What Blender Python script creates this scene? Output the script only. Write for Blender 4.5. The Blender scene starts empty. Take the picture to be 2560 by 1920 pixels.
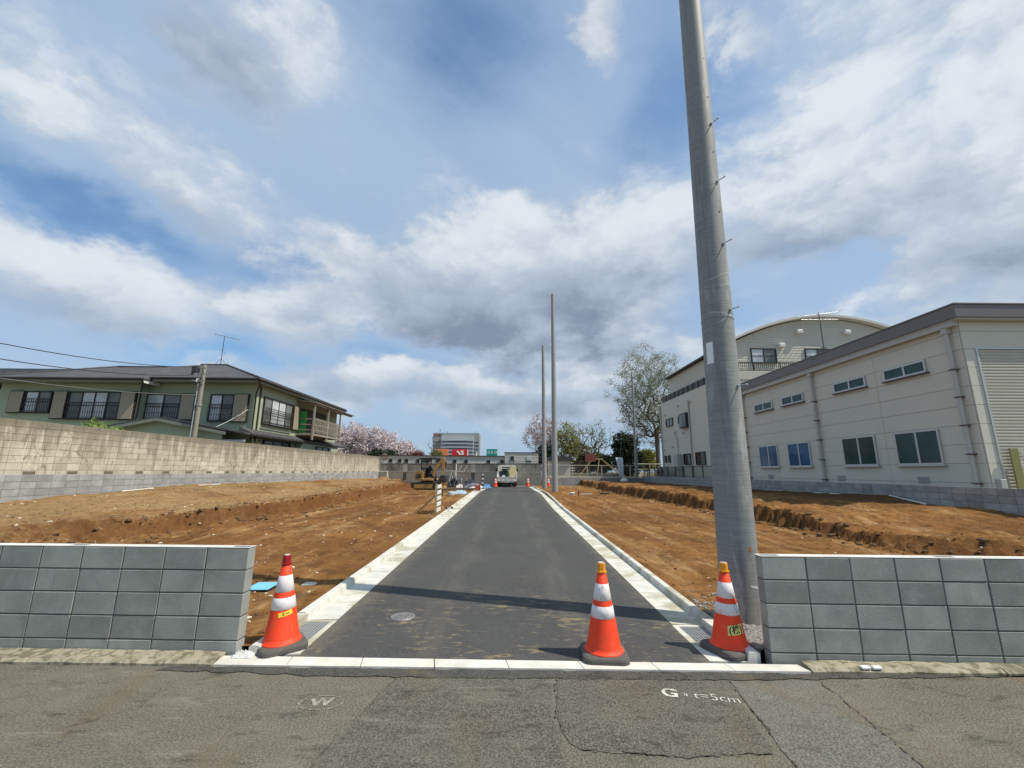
import bpy, bmesh, math, random
import numpy as np
from mathutils import Vector, Matrix, noise as mnoise
R = math.radians
random.seed(7)
sc = bpy.context.scene
COL = sc.collection

# ------------------------------------------------------------------ camera
cam_data = bpy.data.cameras.new('camera')
cam_data.sensor_fit = 'HORIZONTAL'; cam_data.sensor_width = 36.0
cam_data.lens = 36.0 * 1066.2 / 2560.0
cam_data.clip_start = 0.05; cam_data.clip_end = 6000
cam = bpy.data.objects.new('camera', cam_data); COL.objects.link(cam)
def camera_matrix(pitch, roll, yaw, loc):
    cp, sp = math.cos(pitch), math.sin(pitch)
    f = Vector((math.sin(yaw)*cp, math.cos(yaw)*cp, sp)); r = Vector((math.cos(yaw), -math.sin(yaw), 0)); u = r.cross(f)
    c, s = math.cos(roll), math.sin(roll)
    r2 = c*r + s*u; u2 = -s*r + c*u; b = -f
    return Matrix(((r2.x, u2.x, b.x, loc[0]), (r2.y, u2.y, b.y, loc[1]), (r2.z, u2.z, b.z, loc[2]), (0, 0, 0, 1)))
cam.matrix_world = camera_matrix(R(11.56), R(0.327), R(0.367), (0, 0, 1.65))
sc.camera = cam

# ------------------------------------------------------------------ node helper
def nd(t, typ, ins=None, **props):
    n = t.nodes.new(typ)
    for k, v in props.items(): setattr(n, k, v)
    for k, v in (ins or {}).items():
        s = n.inputs[k]
        if isinstance(v, bpy.types.NodeSocket): t.links.new(v, s)
        elif isinstance(v, bpy.types.Node): t.links.new(v.outputs[0], s)
        else: s.default_value = v
    return n
def mth(t, op, a, b=0.0, c=None, clamp=False):
    ins = {0: a, 1: b}
    if c is not None: ins[2] = c
    return nd(t, 'ShaderNodeMath', ins, operation=op, use_clamp=clamp).outputs[0]
def mixc(t, fac, a, b, blend='MIX'):
    n = t.nodes.new('ShaderNodeMix'); n.data_type = 'RGBA'; n.blend_type = blend; n.clamp_factor = True
    for idx, v in ((0, fac), (6, a), (7, b)):
        if isinstance(v, bpy.types.NodeSocket): t.links.new(v, n.inputs[idx])
        elif isinstance(v, bpy.types.Node): t.links.new(v.outputs[0], n.inputs[idx])
        else: n.inputs[idx].default_value = v if idx == 0 else (*v[:3], 1)
    return n.outputs[2]
def noi(t, vec, scale, detail=5, rough=.55, dist=0.0):
    return nd(t, 'ShaderNodeTexNoise', {'Vector': vec, 'Scale': scale, 'Detail': detail, 'Roughness': rough, 'Distortion': dist}).outputs[0]
def sstep(t, v, lo, hi):
    n = nd(t, 'ShaderNodeMapRange', {0: v, 1: lo, 2: hi, 3: 0.0, 4: 1.0}, interpolation_type='SMOOTHSTEP'); return n.outputs[0]
def scaled(t, vec, s):
    return nd(t, 'ShaderNodeVectorMath', {0: vec, 1: s}, operation='MULTIPLY').outputs[0]

# ------------------------------------------------------------------ sun, sky, exposure
SUN_AZ = (math.cos(R(-16.0)), math.sin(R(-16.0)))      # horizontal direction towards the sun: from the right, slightly behind
SUN_EL = R(54.0)
sun_data = bpy.data.lights.new('sun', 'SUN'); sun_data.energy = 4.7; sun_data.angle = R(0.53); sun_data.color = (1.0, .935, .82)
sun = bpy.data.objects.new('sun', sun_data); COL.objects.link(sun)
to_sun = Vector((SUN_AZ[0]*math.cos(SUN_EL), SUN_AZ[1]*math.cos(SUN_EL), math.sin(SUN_EL)))
sun.rotation_euler = (-to_sun).to_track_quat('-Z', 'Y').to_euler(); sun.location = (0, 0, 60)
world = bpy.data.worlds.new('World'); sc.world = world; world.use_nodes = True
SKY_K = (.094, .126, .143)
def build_sky():
    t = world.node_tree; t.nodes.clear()
    sky = nd(t, 'ShaderNodeTexSky', sky_type='NISHITA', sun_disc=False, sun_elevation=SUN_EL,
             sun_rotation=math.atan2(SUN_AZ[0], SUN_AZ[1]), altitude=50.0, air_density=1.0, dust_density=1.2, ozone_density=2.0)
    tc = nd(t, 'ShaderNodeTexCoord'); dirn = tc.outputs['Generated']
    sep = nd(t, 'ShaderNodeSeparateXYZ', {0: dirn}); X, Y, Z = sep.outputs
    def vec(op, a, b, c=None):
        ins = {0: a, 1: b}
        if c is not None: ins[2] = c
        return nd(t, 'ShaderNodeVectorMath', ins, operation=op)
    # flat cloud layer overhead: direction / height, so the thin cloud shrinks towards the horizon
    zc = mth(t, 'ADD', mth(t, 'MAXIMUM', Z, 0.0), .12)
    lay = nd(t, 'ShaderNodeCombineXYZ', {0: mth(t, 'DIVIDE', X, zc), 1: mth(t, 'DIVIDE', Y, zc), 2: 0.0}).outputs[0]
    # azimuth / elevation in degrees, warped by noise so the cloud masses get ragged edges
    el = mth(t, 'MULTIPLY', mth(t, 'ARCSINE', Z), 57.2958)
    ae = nd(t, 'ShaderNodeCombineXYZ', {0: mth(t, 'MULTIPLY', mth(t, 'ARCTAN2', X, Y), 57.2958), 1: el, 2: 0.0}).outputs[0]
    sq = vec('MULTIPLY', dirn, (1, 1, 1.75)).outputs[0]
    A = noi(t, sq, 4.6, 9, .60, .15); Bn = noi(t, vec('ADD', sq, (.035, -.02, .085)).outputs[0], 4.6, 6, .60, .15)
    wv = nd(t, 'ShaderNodeCombineXYZ', {0: mth(t, 'SUBTRACT', A, .5), 1: mth(t, 'SUBTRACT', Bn, .5), 2: 0.0}).outputs[0]
    aew = vec('MULTIPLY_ADD', wv, (20, 11, 0), ae).outputs[0]
    acc = None
    for (a, e, sa, se, rot, cov, shd, thn) in CLOUDS:
        c, s_ = math.cos(R(rot)), math.sin(R(rot))
        if rot:
            d0 = vec('SUBTRACT', aew, (a, e, 0)).outputs[0]
            u = nd(t, 'ShaderNodeCombineXYZ', {0: vec('DOT_PRODUCT', d0, (c/sa, s_/sa, 0)).outputs['Value'], 1: vec('DOT_PRODUCT', d0, (-s_/se, c/se, 0)).outputs['Value'], 2: 0.0}).outputs[0]
        else:
            u = vec('MULTIPLY_ADD', aew, (1/sa, 1/se, 0), (-a/sa, -e/se, 0)).outputs[0]
        g = mth(t, 'POWER', .367879, vec('DOT_PRODUCT', u, u).outputs['Value'])
        g3 = nd(t, 'ShaderNodeCombineXYZ', {0: g, 1: g, 2: g}).outputs[0]
        acc = vec('MULTIPLY', g3, (cov, shd, thn)).outputs[0] if acc is None else vec('MULTIPLY_ADD', g3, (cov, shd, thn), acc).outputs[0]
    ac = nd(t, 'ShaderNodeSeparateXYZ', {0: acc})
    vb_ = nd(t, 'ShaderNodeTexVoronoi', {'Vector': vec('MULTIPLY', aew, (.115, .20, 0)).outputs[0], 'Scale': 1.0, 'Detail': 3.0, 'Roughness': .55, 'Lacunarity': 2.1}, voronoi_dimensions='2D', feature='F1', normalize=True).outputs[0]
    bil = mth(t, 'SUBTRACT', .42, vb_)
    cir = noi(t, scaled(t, nd(t, 'ShaderNodeVectorRotate', {'Vector': lay, 'Angle': R(-40)}, rotation_type='Z_AXIS').outputs[0], (.42, 1.0, 1)), 1.25, 7, .60, .5)
    dens = mth(t, 'ADD', mth(t, 'ADD', mth(t, 'MULTIPLY', mth(t, 'SUBTRACT', A, .5), 1.1), mth(t, 'MULTIPLY', bil, .55)), mth(t, 'MULTIPLY', ac.outputs[0], .80))
    thick = sstep(t, dens, .10, .66)
    thin = sstep(t, mth(t, 'ADD', mth(t, 'MULTIPLY', mth(t, 'SUBTRACT', cir, .5), 1.2), mth(t, 'ADD', ac.outputs[2], .78)), -.15, 1.05)
    sh = mth(t, 'ADD', mth(t, 'MULTIPLY', ac.outputs[1], .95), mth(t, 'MULTIPLY', mth(t, 'SUBTRACT', Bn, A), 3.2))
    sh = mth(t, 'SUBTRACT', sh, mth(t, 'MULTIPLY', bil, 1.3))
    ctone = mixc(t, sstep(t, sh, -1.15, .40), (.77, .80, .82), (.415, .485, .575))
    ctone = mixc(t, sstep(t, sh, .05, 1.45), ctone, (.190, .230, .305))
    blue = mixc(t, 1.0, sky.outputs[0], SKY_K, 'MULTIPLY')
    hz = mixc(t, mth(t, 'MULTIPLY', thin, .92), blue, (.385, .515, .685))
    hz = mixc(t, mth(t, 'MULTIPLY', sstep(t, el, 12.0, -2.0), .5), hz, (.36, .46, .59))
    col = mixc(t, mth(t, 'MULTIPLY', thick, .82), hz, ctone)
    scl = vec('MULTIPLY', col, (10, 10, 10)).outputs[0]
    bg = nd(t, 'ShaderNodeBackground', {'Color': scl, 'Strength': .1})
    nd(t, 'ShaderNodeOutputWorld', {'Surface': bg.outputs[0]})
# the cloud masses of the photograph: azimuth, elevation, their spreads (degrees), tilt, then thickness, shade (+) or sunlit (-), thin veil
CLOUDS = [
    (1, 31.5, 15, 4.6, 0, .85, -.75, .2), (3, 27.0, 17, 3.6, 0, .65, -.10, .1), (-3, 22.8, 19, 3.6, 0, .85, .55, 0), (0, 18.6, 18, 3.2, 0, .95, 1.25, 0), (13, 22.5, 8, 4.0, 0, .65, .75, 0), (-24, 26.5, 9, 3.0, -10, .60, -.50, .1), (-21, 22.5, 8, 3.0, -10, .55, .05, .1),
    (-39, 41, 10, 5, -10, .55, .85, .2), (-31, 47, 8, 6, -25, .55, -.75, .1), (-53, 31, 6, 3.0, -22, .55, -.75, .2), (-43, 31, 12, 4.0, -18, .50, -.45, .2), (-41, 26, 10, 2.2, -12, .35, .70, .1),
    (-47, 19.0, 15, 2.6, -3, .70, -.55, .1), (-45, 15.0, 12, 2.4, 0, .40, .50, 0), (-31, 19.0, 7, 2.6, -8, .50, -.25, 0), (-31, 11, 13, 3, 0, .35, .10, .1),
    (13.5, 51, 4.2, 5.5, 0, .90, -.75, 0), (33, 46, 3.4, 4.5, 0, .60, -.5, 0), (44, 40, 10, 9, 15, .50, -.60, .35), (57, 35, 9, 14, 0, .60, -.55, .4), (36, 31.5, 15, 4.2, -8, .62, -.65, .2), (37, 25.5, 13, 3.2, 0, .60, .70, .1), (20, 32, 8, 5, 0, .45, -.45, .2),
    (52.5, 20.5, 7.5, 4.6, -15, .70, .95, 0), (46, 25, 8, 3.0, -20, .45, -.55, .1), (-8, 12.6, 20, 1.8, 0, .70, -.65, 0), (-8, 9.2, 24, 2.2, 0, .55, .55, .1), (18, 14.0, 12, 3.0, 0, .40, -.15, .1), (38, 14.5, 16, 3.4, 0, .50, -.40, .15), (16, 8, 24, 2.2, 0, .45, .30, .1), (-42, 7.5, 16, 3.0, 0, .40, -.15, .1), (44, 8, 16, 3, 0, .4, -.1, .1),
    (-50, 23.4, 12, 2.6, -8, -.50, 0, -.75), (-30, 22.8, 7, 1.5, -8, -.25, 0, -.4), (-7, 51, 14, 6, 0, -.50, 0, -.60), (25, 42, 7, 8, 0, -.40, 0, -.55), (-36, 12.8, 6, 2.0, 0, -.40, 0, -.7), (-17, 15.6, 5, 1.4, 0, -.32, 0, -.4), (-17, 38, 10, 5, -20, -.2, 0, .1), (7, 42, 10, 5, 0, -.2, 0, .0), (30, 17.5, 6, 2.0, 0, -.25, 0, -.2)]
build_sky()
world.cycles.sampling_method = 'NONE'
vs = sc.view_settings; vs.view_transform = 'Standard'; vs.look = 'None'; vs.exposure = 0.1; vs.gamma = 1.0; vs.use_curve_mapping = False
sc.cycles.use_denoising = True
sc.cycles.max_bounces = 8; sc.cycles.transparent_max_bounces = 12

# ------------------------------------------------------------------ object helpers
def wm(o):
    m = Matrix.LocRotScale(o.location, o.rotation_euler, o.scale)
    return wm(o.parent) @ o.matrix_parent_inverse @ m if o.parent else m
def thing(name, label, cat, loc=(0, 0, 0), rotz=0.0, group=None):
    o = bpy.data.objects.new(name, None); COL.objects.link(o); o.empty_display_size = .1
    o.location = loc; o.rotation_euler = (0, 0, rotz); o['label'] = label; o['category'] = cat
    if group: o['group'] = group
    return o
def tag(o, label, cat, group=None):
    o['label'] = label; o['category'] = cat
    if group: o['group'] = group
    return o
def link(name, mesh, parent=None, world_space=True, loc=None, rotz=0.0, kind=None):
    o = bpy.data.objects.new(name, mesh); COL.objects.link(o)
    if parent:
        o.parent = parent
        if world_space: o.matrix_parent_inverse = wm(parent).inverted()
    if loc is not None: o.location = loc
    if rotz: o.rotation_euler = (0, 0, rotz)
    if kind: o['kind'] = kind
    return o
class MB:
    def __init__(s): s.v = []; s.f = []; s.smooth = []
    def add(s, vs_, fs, smooth=False):
        b = len(s.v); s.v += [tuple(map(float, p)) for p in vs_]; s.f += [tuple(b+i for i in f) for f in fs]; s.smooth += [smooth]*len(fs); return s
    def box(s, x0, x1, y0, y1, z0, z1):
        return s.add([(x0, y0, z0), (x1, y0, z0), (x1, y1, z0), (x0, y1, z0), (x0, y0, z1), (x1, y0, z1), (x1, y1, z1), (x0, y1, z1)],
                     [(0, 3, 2, 1), (4, 5, 6, 7), (0, 1, 5, 4), (1, 2, 6, 5), (2, 3, 7, 6), (3, 0, 4, 7)])
    def bar(s, a, b, w, h, up=(0, 0, 1)):
        a = Vector(a); b = Vector(b); d = (b-a).normalized(); u = Vector(up)
        if abs(d.dot(u)) > .98: u = Vector((0, 1, 0))
        r = d.cross(u).normalized()*w/2; q = r.cross(d).normalized()*h/2
        P = [a-r-q, a+r-q, a+r+q, a-r+q, b-r-q, b+r-q, b+r+q, b-r+q]
        return s.add(P, [(0, 3, 2, 1), (4, 5, 6, 7), (0, 1, 5, 4), (1, 2, 6, 5), (2, 3, 7, 6), (3, 0, 4, 7)])
    def cbox(s, x0, x1, y0, y1, z0, z1, c):
        X = (x0, x1); Y = (y0, y1); Z = (z0, z1); idx = {}; vs_ = []
        for i in (0, 1):
            for j in (0, 1):
                for k in (0, 1):
                    sx, sy, sz = (1, -1)[i]*c, (1, -1)[j]*c, (1, -1)[k]*c
                    p = (X[i], Y[j], Z[k])
                    for ax, q in enumerate(((p[0], p[1]+sy, p[2]+sz), (p[0]+sx, p[1], p[2]+sz), (p[0]+sx, p[1]+sy, p[2]))):
                        idx[(i, j, k, ax)] = len(vs_); vs_.append(q)
        F = []
        for ax in range(3):
            o1, o2 = [a for a in range(3) if a != ax]
            for sd in (0, 1):
                def key(a, b):
                    q = [0, 0, 0]; q[ax] = sd; q[o1] = a; q[o2] = b; return idx[(*q, ax)]
                F.append((key(0, 0), key(1, 0), key(1, 1), key(0, 1)))
            for a in (0, 1):
                for b in (0, 1):
                    def k2(e, axx):
                        q = [0, 0, 0]; q[o1] = a; q[o2] = b; q[ax] = e; return idx[(*q, axx)]
                    F.append((k2(0, o1), k2(1, o1), k2(1, o2), k2(0, o2)))
        for i in (0, 1):
            for j in (0, 1):
                for k in (0, 1): F.append(tuple(idx[(i, j, k, a)] for a in range(3)))
        return s.add(vs_, F)
    def quad(s, a, b, c, d): return s.add([a, b, c, d], [(0, 1, 2, 3)])
    def poly(s, pts): return s.add(pts, [tuple(range(len(pts)))])
    def prism(s, pts, vec):
        n = len(pts); v = Vector(vec); P = [Vector(p) for p in pts]; Q = [p+v for p in P]
        return s.add(P+Q, [tuple(range(n-1, -1, -1)), tuple(range(n, 2*n))] + [(i, (i+1) % n, n+(i+1) % n, n+i) for i in range(n)])
    def tube(s, pts, rad, seg=8, caps=True, smooth=True):
        pts = [Vector(p) for p in pts]; n = len(pts)
        if not hasattr(rad, '__len__'): rad = [rad]*n
        vs_ = []; ref = None
        for i, p in enumerate(pts):
            d = (pts[min(i+1, n-1)]-pts[max(i-1, 0)]).normalized()
            if ref is None: ref = d.orthogonal().normalized()
            ref = (ref-d*ref.dot(d));  ref = ref.normalized() if ref.length > 1e-6 else d.orthogonal().normalized()
            b = d.cross(ref)
            for k in range(seg):
                a = 2*math.pi*k/seg; vs_.append(p+(ref*math.cos(a)+b*math.sin(a))*rad[i])
        F = [(i*seg+k, i*seg+(k+1) % seg, (i+1)*seg+(k+1) % seg, (i+1)*seg+k) for i in range(n-1) for k in range(seg)]
        s.add(vs_, F, smooth)
        if caps: s.add(vs_[:seg], [tuple(range(seg-1, -1, -1))]); s.add(vs_[-seg:], [tuple(range(seg))])
        return s
    def lathe(s, prof, seg=32, c=(0, 0, 0), smooth=True, caps=True):
        vs_ = [(c[0]+r*math.cos(2*math.pi*k/seg), c[1]+r*math.sin(2*math.pi*k/seg), c[2]+z) for r, z in prof for k in range(seg)]
        n = len(prof)
        s.add(vs_, [(i*seg+k, i*seg+(k+1) % seg, (i+1)*seg+(k+1) % seg, (i+1)*seg+k) for i in range(n-1) for k in range(seg)], smooth)
        if caps: s.add(vs_[:seg], [tuple(range(seg-1, -1, -1))]); s.add(vs_[-seg:], [tuple(range(seg))])
        return s
    def xform(s, m):
        s.v = [tuple(m @ Vector(p)) for p in s.v]; return s
    def mesh(s, name, mat):
        me = bpy.data.meshes.new(name); me.from_pydata(s.v, [], s.f)
        if any(s.smooth): me.polygons.foreach_set('use_smooth', s.smooth)
        bm = bmesh.new(); bm.from_mesh(me); bmesh.ops.recalc_face_normals(bm, faces=bm.faces); bm.to_mesh(me); bm.free()
        if mat: me.materials.append(mat)
        me.update(); return me
    def fastmesh(s, name, mat):
        me = bpy.data.meshes.new(name); me.from_pydata(s.v, [], s.f)
        if any(s.smooth): me.polygons.foreach_set('use_smooth', s.smooth)
        if mat: me.materials.append(mat)
        me.update(); return me
def part(name, mb, mat, parent, ws=True, kind=None): return link(name, mb.mesh(name, mat), parent, ws, kind=kind)
def solo(name, mb, mat, label, cat, group=None): return tag(link(name, mb.mesh(name, mat)), label, cat, group)
def struct(name, mb, mat): return link(name, mb.mesh(name, mat), kind='structure')
def B(*a): return MB().box(*a)
def text_mesh(body, size, extrude=0.0, bold=0.0):
    cu = bpy.data.curves.new('text', 'FONT'); cu.body = body; cu.size = size; cu.align_x = 'CENTER'; cu.align_y = 'CENTER'; cu.extrude = extrude; cu.offset = bold
    o = bpy.data.objects.new('text', cu); COL.objects.link(o)
    dg = bpy.context.evaluated_depsgraph_get(); me = bpy.data.meshes.new_from_object(o.evaluated_get(dg))
    bpy.data.objects.remove(o); bpy.data.curves.remove(cu)
    mb = MB(); mb.add([tuple(v.co) for v in me.vertices], [tuple(p.vertices) for p in me.polygons]); bpy.data.meshes.remove(me)
    return mb
def interp(x, pts):
    if x <= pts[0][0]: return pts[0][1]
    for (a, b), (c, d) in zip(pts, pts[1:]):
        if x <= c: return b+(d-b)*(x-a)/(c-a)
    return pts[-1][1]
def fbm(x, y, z=0.0, o=4): return mnoise.fractal(Vector((x, y, z)), .55, 2.0, o)
def smooth(a, b, x):
    t = min(1, max(0, (x-a)/(b-a))); return t*t*(3-2*t)
# ------------------------------------------------------------------ materials
MATS = {}
def mat(name, col, var=.12, scale=3.0, rough=.8, bump=.15, bscale=60.0, metal=0.0, spec=.4, rnd=0.0, stretch=(1, 1, 1), dirt=None, dlo=.55, dhi=.7, dscale=1.5, dstr=(1, 1, 1), damt=.8, two_sided=None):
    if name in MATS: return MATS[name]
    m = bpy.data.materials.new(name); m.use_nodes = True; t = m.node_tree; t.nodes.clear()
    pos = nd(t, 'ShaderNodeNewGeometry').outputs['Position']
    n1 = noi(t, scaled(t, pos, stretch), scale, 6, .6); n2 = noi(t, pos, scale*8.7, 4, .6)
    f = mth(t, 'ADD', mth(t, 'MULTIPLY', mth(t, 'SUBTRACT', n1, .5), var*3.0), mth(t, 'MULTIPLY', mth(t, 'SUBTRACT', n2, .5), var*1.6))
    if rnd:
        oi = nd(t, 'ShaderNodeObjectInfo').outputs['Random']
        f = mth(t, 'ADD', f, mth(t, 'MULTIPLY', mth(t, 'SUBTRACT', oi, .5), rnd*2))
    f = mth(t, 'ADD', f, 1.0)
    c = nd(t, 'ShaderNodeVectorMath', {0: (*col,), 3: f}, operation='SCALE').outputs[0]
    if dirt:
        dm = sstep(t, noi(t, scaled(t, pos, dstr), dscale, 8, .65, .3), dlo, dhi)
        c = mixc(t, mth(t, 'MULTIPLY', dm, damt), c, dirt)
    p = nd(t, 'ShaderNodeBsdfPrincipled', {'Base Color': c, 'Roughness': rough, 'Metallic': metal, 'Specular IOR Level': spec})
    if bump:
        bn = nd(t, 'ShaderNodeBump', {'Height': noi(t, pos, bscale, 4, .6), 'Strength': bump, 'Distance': .01}); t.links.new(bn.outputs[0], p.inputs['Normal'])
    nd(t, 'ShaderNodeOutputMaterial', {'Surface': p.outputs[0]})
    MATS[name] = m; m['bsdf'] = p.name
    return m
def bare(name):
    m = bpy.data.materials.new(name); m.use_nodes = True; t = m.node_tree; t.nodes.clear(); MATS[name] = m
    pos = nd(t, 'ShaderNodeNewGeometry').outputs['Position']
    return m, t, pos
def finish(t, col, rough=.85, bump=None, bstr=.3, bdist=.01, spec=.3):
    p = nd(t, 'ShaderNodeBsdfPrincipled', {'Base Color': col, 'Roughness': rough, 'Specular IOR Level': spec})
    if bump is not None:
        bn = nd(t, 'ShaderNodeBump', {'Height': bump, 'Strength': bstr, 'Distance': bdist}); t.links.new(bn.outputs[0], p.inputs['Normal'])
    nd(t, 'ShaderNodeOutputMaterial', {'Surface': p.outputs[0]})
def vor(t, vec, scale, feature='F1', rnd=1.0):
    return nd(t, 'ShaderNodeTexVoronoi', {'Vector': vec, 'Scale': scale, 'Randomness': rnd}, feature=feature)

def m_new_asphalt():
    m, t, pos = bare('new_asphalt')
    g = mth(t, 'ADD', mth(t, 'MULTIPLY', noi(t, pos, 110, 4, .7), .6), mth(t, 'MULTIPLY', noi(t, pos, 330, 3, .7), .4)); n = noi(t, pos, .8, 6, .6); n3 = noi(t, scaled(t, pos, (1.5, .10, 1)), 1.4, 7, .62)
    c = mixc(t, sstep(t, g, .38, .64), (.020, .020, .020), (.112, .110, .106))
    c = mixc(t, mth(t, 'MULTIPLY', sstep(t, n, .35, .7), .35), c, (.085, .085, .083))
    c = mixc(t, mth(t, 'MULTIPLY', sstep(t, n3, .5, .75), .25), c, (.045, .045, .046))
    # tan soil tracked in near the street, in streaky patches
    y = nd(t, 'ShaderNodeSeparateXYZ', {0: pos}).outputs[1]
    near = sstep(t, y, 6.9, 5.2)
    s1 = noi(t, scaled(t, pos, (2.2, 5.4, 1)), 2.4, 9, .68, 1.0); s2 = noi(t, pos, 1.1, 3, .5)
    soil = mth(t, 'MULTIPLY', sstep(t, mth(t, 'ADD', s1, mth(t, 'MULTIPLY', mth(t, 'SUBTRACT', s2, .5), .5)), .535, .69), mth(t, 'ADD', mth(t, 'MULTIPLY', near, .75), .12))
    c = mixc(t, soil, c, (.235, .185, .105))
    xx = nd(t, 'ShaderNodeSeparateXYZ', {0: pos}).outputs[0]; wob = mth(t, 'MULTIPLY', mth(t, 'SUBTRACT', noi(t, scaled(t, pos, (0, .25, 0)), 1.0, 2, .5), .5), .9); xa = mth(t, 'ABSOLUTE', mth(t, 'SUBTRACT', mth(t, 'ABSOLUTE', mth(t, 'ADD', xx, wob)), .78))
    tyre = mth(t, 'MULTIPLY', sstep(t, xa, .26, .06), sstep(t, noi(t, scaled(t, pos, (4, .5, 1)), 1.5, 6, .7), .36, .62)); c = mixc(t, mth(t, 'MULTIPLY', tyre, .22), c, (.165, .145, .110))
    edge = sstep(t, mth(t, 'ADD', mth(t, 'ABSOLUTE', xx), mth(t, 'MULTIPLY', mth(t, 'SUBTRACT', noi(t, pos, 3.5, 6, .68), .5), .8)), 1.55, 1.95); c = mixc(t, mth(t, 'MULTIPLY', edge, .40), c, (.20, .170, .118))
    finish(t, c, .9, mth(t, 'ADD', g, mth(t, 'MULTIPLY', noi(t, pos, 140, 3, .6), .6)), .55, .006, .25); return m
def m_old_asphalt(name, base, grain, light):
    m, t, pos = bare(name)
    g = noi(t, pos, 75, 5, .72); g2 = noi(t, pos, 240, 3, .7); n = noi(t, pos, 1.3, 8, .66); st = noi(t, scaled(t, pos, (.8, 3.0, 1)), 1.9, 9, .70, .5); rs = noi(t, scaled(t, pos, (1.6, .7, 1)), .9, 7, .62, .4)
    v = vor(t, pos, 60)
    gg = mth(t, 'ADD', mth(t, 'MULTIPLY', g, .65), mth(t, 'MULTIPLY', g2, .35))
    c = mixc(t, sstep(t, gg, .38, .64), [x*(1-grain) for x in base], [x*(1+grain) for x in base])
    c = mixc(t, mth(t, 'MULTIPLY', sstep(t, n, .42, .70), .55), c, light)
    c = mixc(t, mth(t, 'MULTIPLY', sstep(t, st, .55, .70), .55), c, [x*1.4 for x in light])
    c = mixc(t, mth(t, 'MULTIPLY', sstep(t, rs, .52, .68), .55), c, (.165, .125, .070))
    dk = noi(t, scaled(t, pos, (1.2, 2.6, 1)), 2.6, 9, .68, .3)
    c = mixc(t, mth(t, 'MULTIPLY', sstep(t, dk, .53, .68), .7), c, [x*.38 for x in base])
    stn = mth(t, 'MULTIPLY', sstep(t, v.outputs[0], .34, .16), sstep(t, nd(t, 'ShaderNodeSeparateXYZ', {0: v.outputs['Color']}).outputs[0], .62, .95))
    c = mixc(t, mth(t, 'MULTIPLY', stn, .6*grain+.1), c, (.30, .29, .25))
    c = mixc(t, mth(t, 'MULTIPLY', sstep(t, gg, .40, .33), .8*grain), c, (.012, .012, .011))
    finish(t, c, .92, mth(t, 'ADD', mth(t, 'MULTIPLY', v.outputs[0], -.6), gg), .9, .014, .22); return m
def m_dirt():
    m, t, pos = bare('red_soil')
    n = noi(t, pos, .55, 8, .62, .3); f = noi(t, pos, 9, 8, .7); tr = noi(t, scaled(t, pos, (2.6, .32, 1)), .9, 7, .6, .4); c2 = noi(t, pos, 2.4, 8, .66, .2)
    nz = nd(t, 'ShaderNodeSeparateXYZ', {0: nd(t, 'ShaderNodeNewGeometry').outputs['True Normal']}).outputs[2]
    px = nd(t, 'ShaderNodeSeparateXYZ', {0: pos}).outputs[0]
    red = mixc(t, sstep(t, n, .35, .68), (.178, .082, .025), (.280, .135, .040))
    c = mixc(t, mth(t, 'MULTIPLY', sstep(t, tr, .48, .70), .8), red, (.40, .25, .105))
    damp = noi(t, scaled(t, pos, (.8, .5, 1)), .42, 8, .66, .7); c = mixc(t, mth(t, 'MULTIPLY', sstep(t, damp, .50, .62), .55), c, (.105, .050, .019))
    c = mixc(t, mth(t, 'MULTIPLY', sstep(t, noi(t, scaled(t, pos, (1.3, .4, 1)), .7, 8, .68, .8), .58, .70), .55), c, (.45, .315, .165))
    c = mixc(t, mth(t, 'MULTIPLY', sstep(t, c2, .49, .69), .75), c, (.092, .044, .017))
    # the left plot's surface is drier and paler than the cut floor
    dry = mth(t, 'MULTIPLY', sstep(t, px, -7.6, -9.2), sstep(t, noi(t, pos, .35, 6, .6, .5), .30, .58))
    c = mixc(t, mth(t, 'MULTIPLY', dry, .75), c, (.33, .225, .11))
    c = mixc(t, mth(t, 'MULTIPLY', sstep(t, noi(t, scaled(t, pos, (1, .5, 1)), 1.1, 7, .65, .6), .55, .70), .6), c, (.075, .038, .016))
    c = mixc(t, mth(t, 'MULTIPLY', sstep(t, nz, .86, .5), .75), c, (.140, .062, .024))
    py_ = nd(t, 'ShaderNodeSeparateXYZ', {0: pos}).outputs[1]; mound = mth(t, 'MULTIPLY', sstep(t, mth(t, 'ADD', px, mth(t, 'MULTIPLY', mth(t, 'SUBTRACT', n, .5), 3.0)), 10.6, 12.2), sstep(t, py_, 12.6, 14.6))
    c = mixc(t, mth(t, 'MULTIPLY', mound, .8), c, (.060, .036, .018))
    c = mixc(t, mth(t, 'MULTIPLY', sstep(t, f, .44, .66), .45), c, (.070, .034, .014))
    c = mixc(t, mth(t, 'MULTIPLY', sstep(t, noi(t, pos, 55, 3, .7), .60, .74), .4), c, (.36, .26, .15))
    b = mth(t, 'ADD', mth(t, 'MULTIPLY', f, 1.0), mth(t, 'MULTIPLY', noi(t, pos, 38, 6, .75), .55))
    finish(t, c, .97, b, .8, .05, .1); return m
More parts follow.
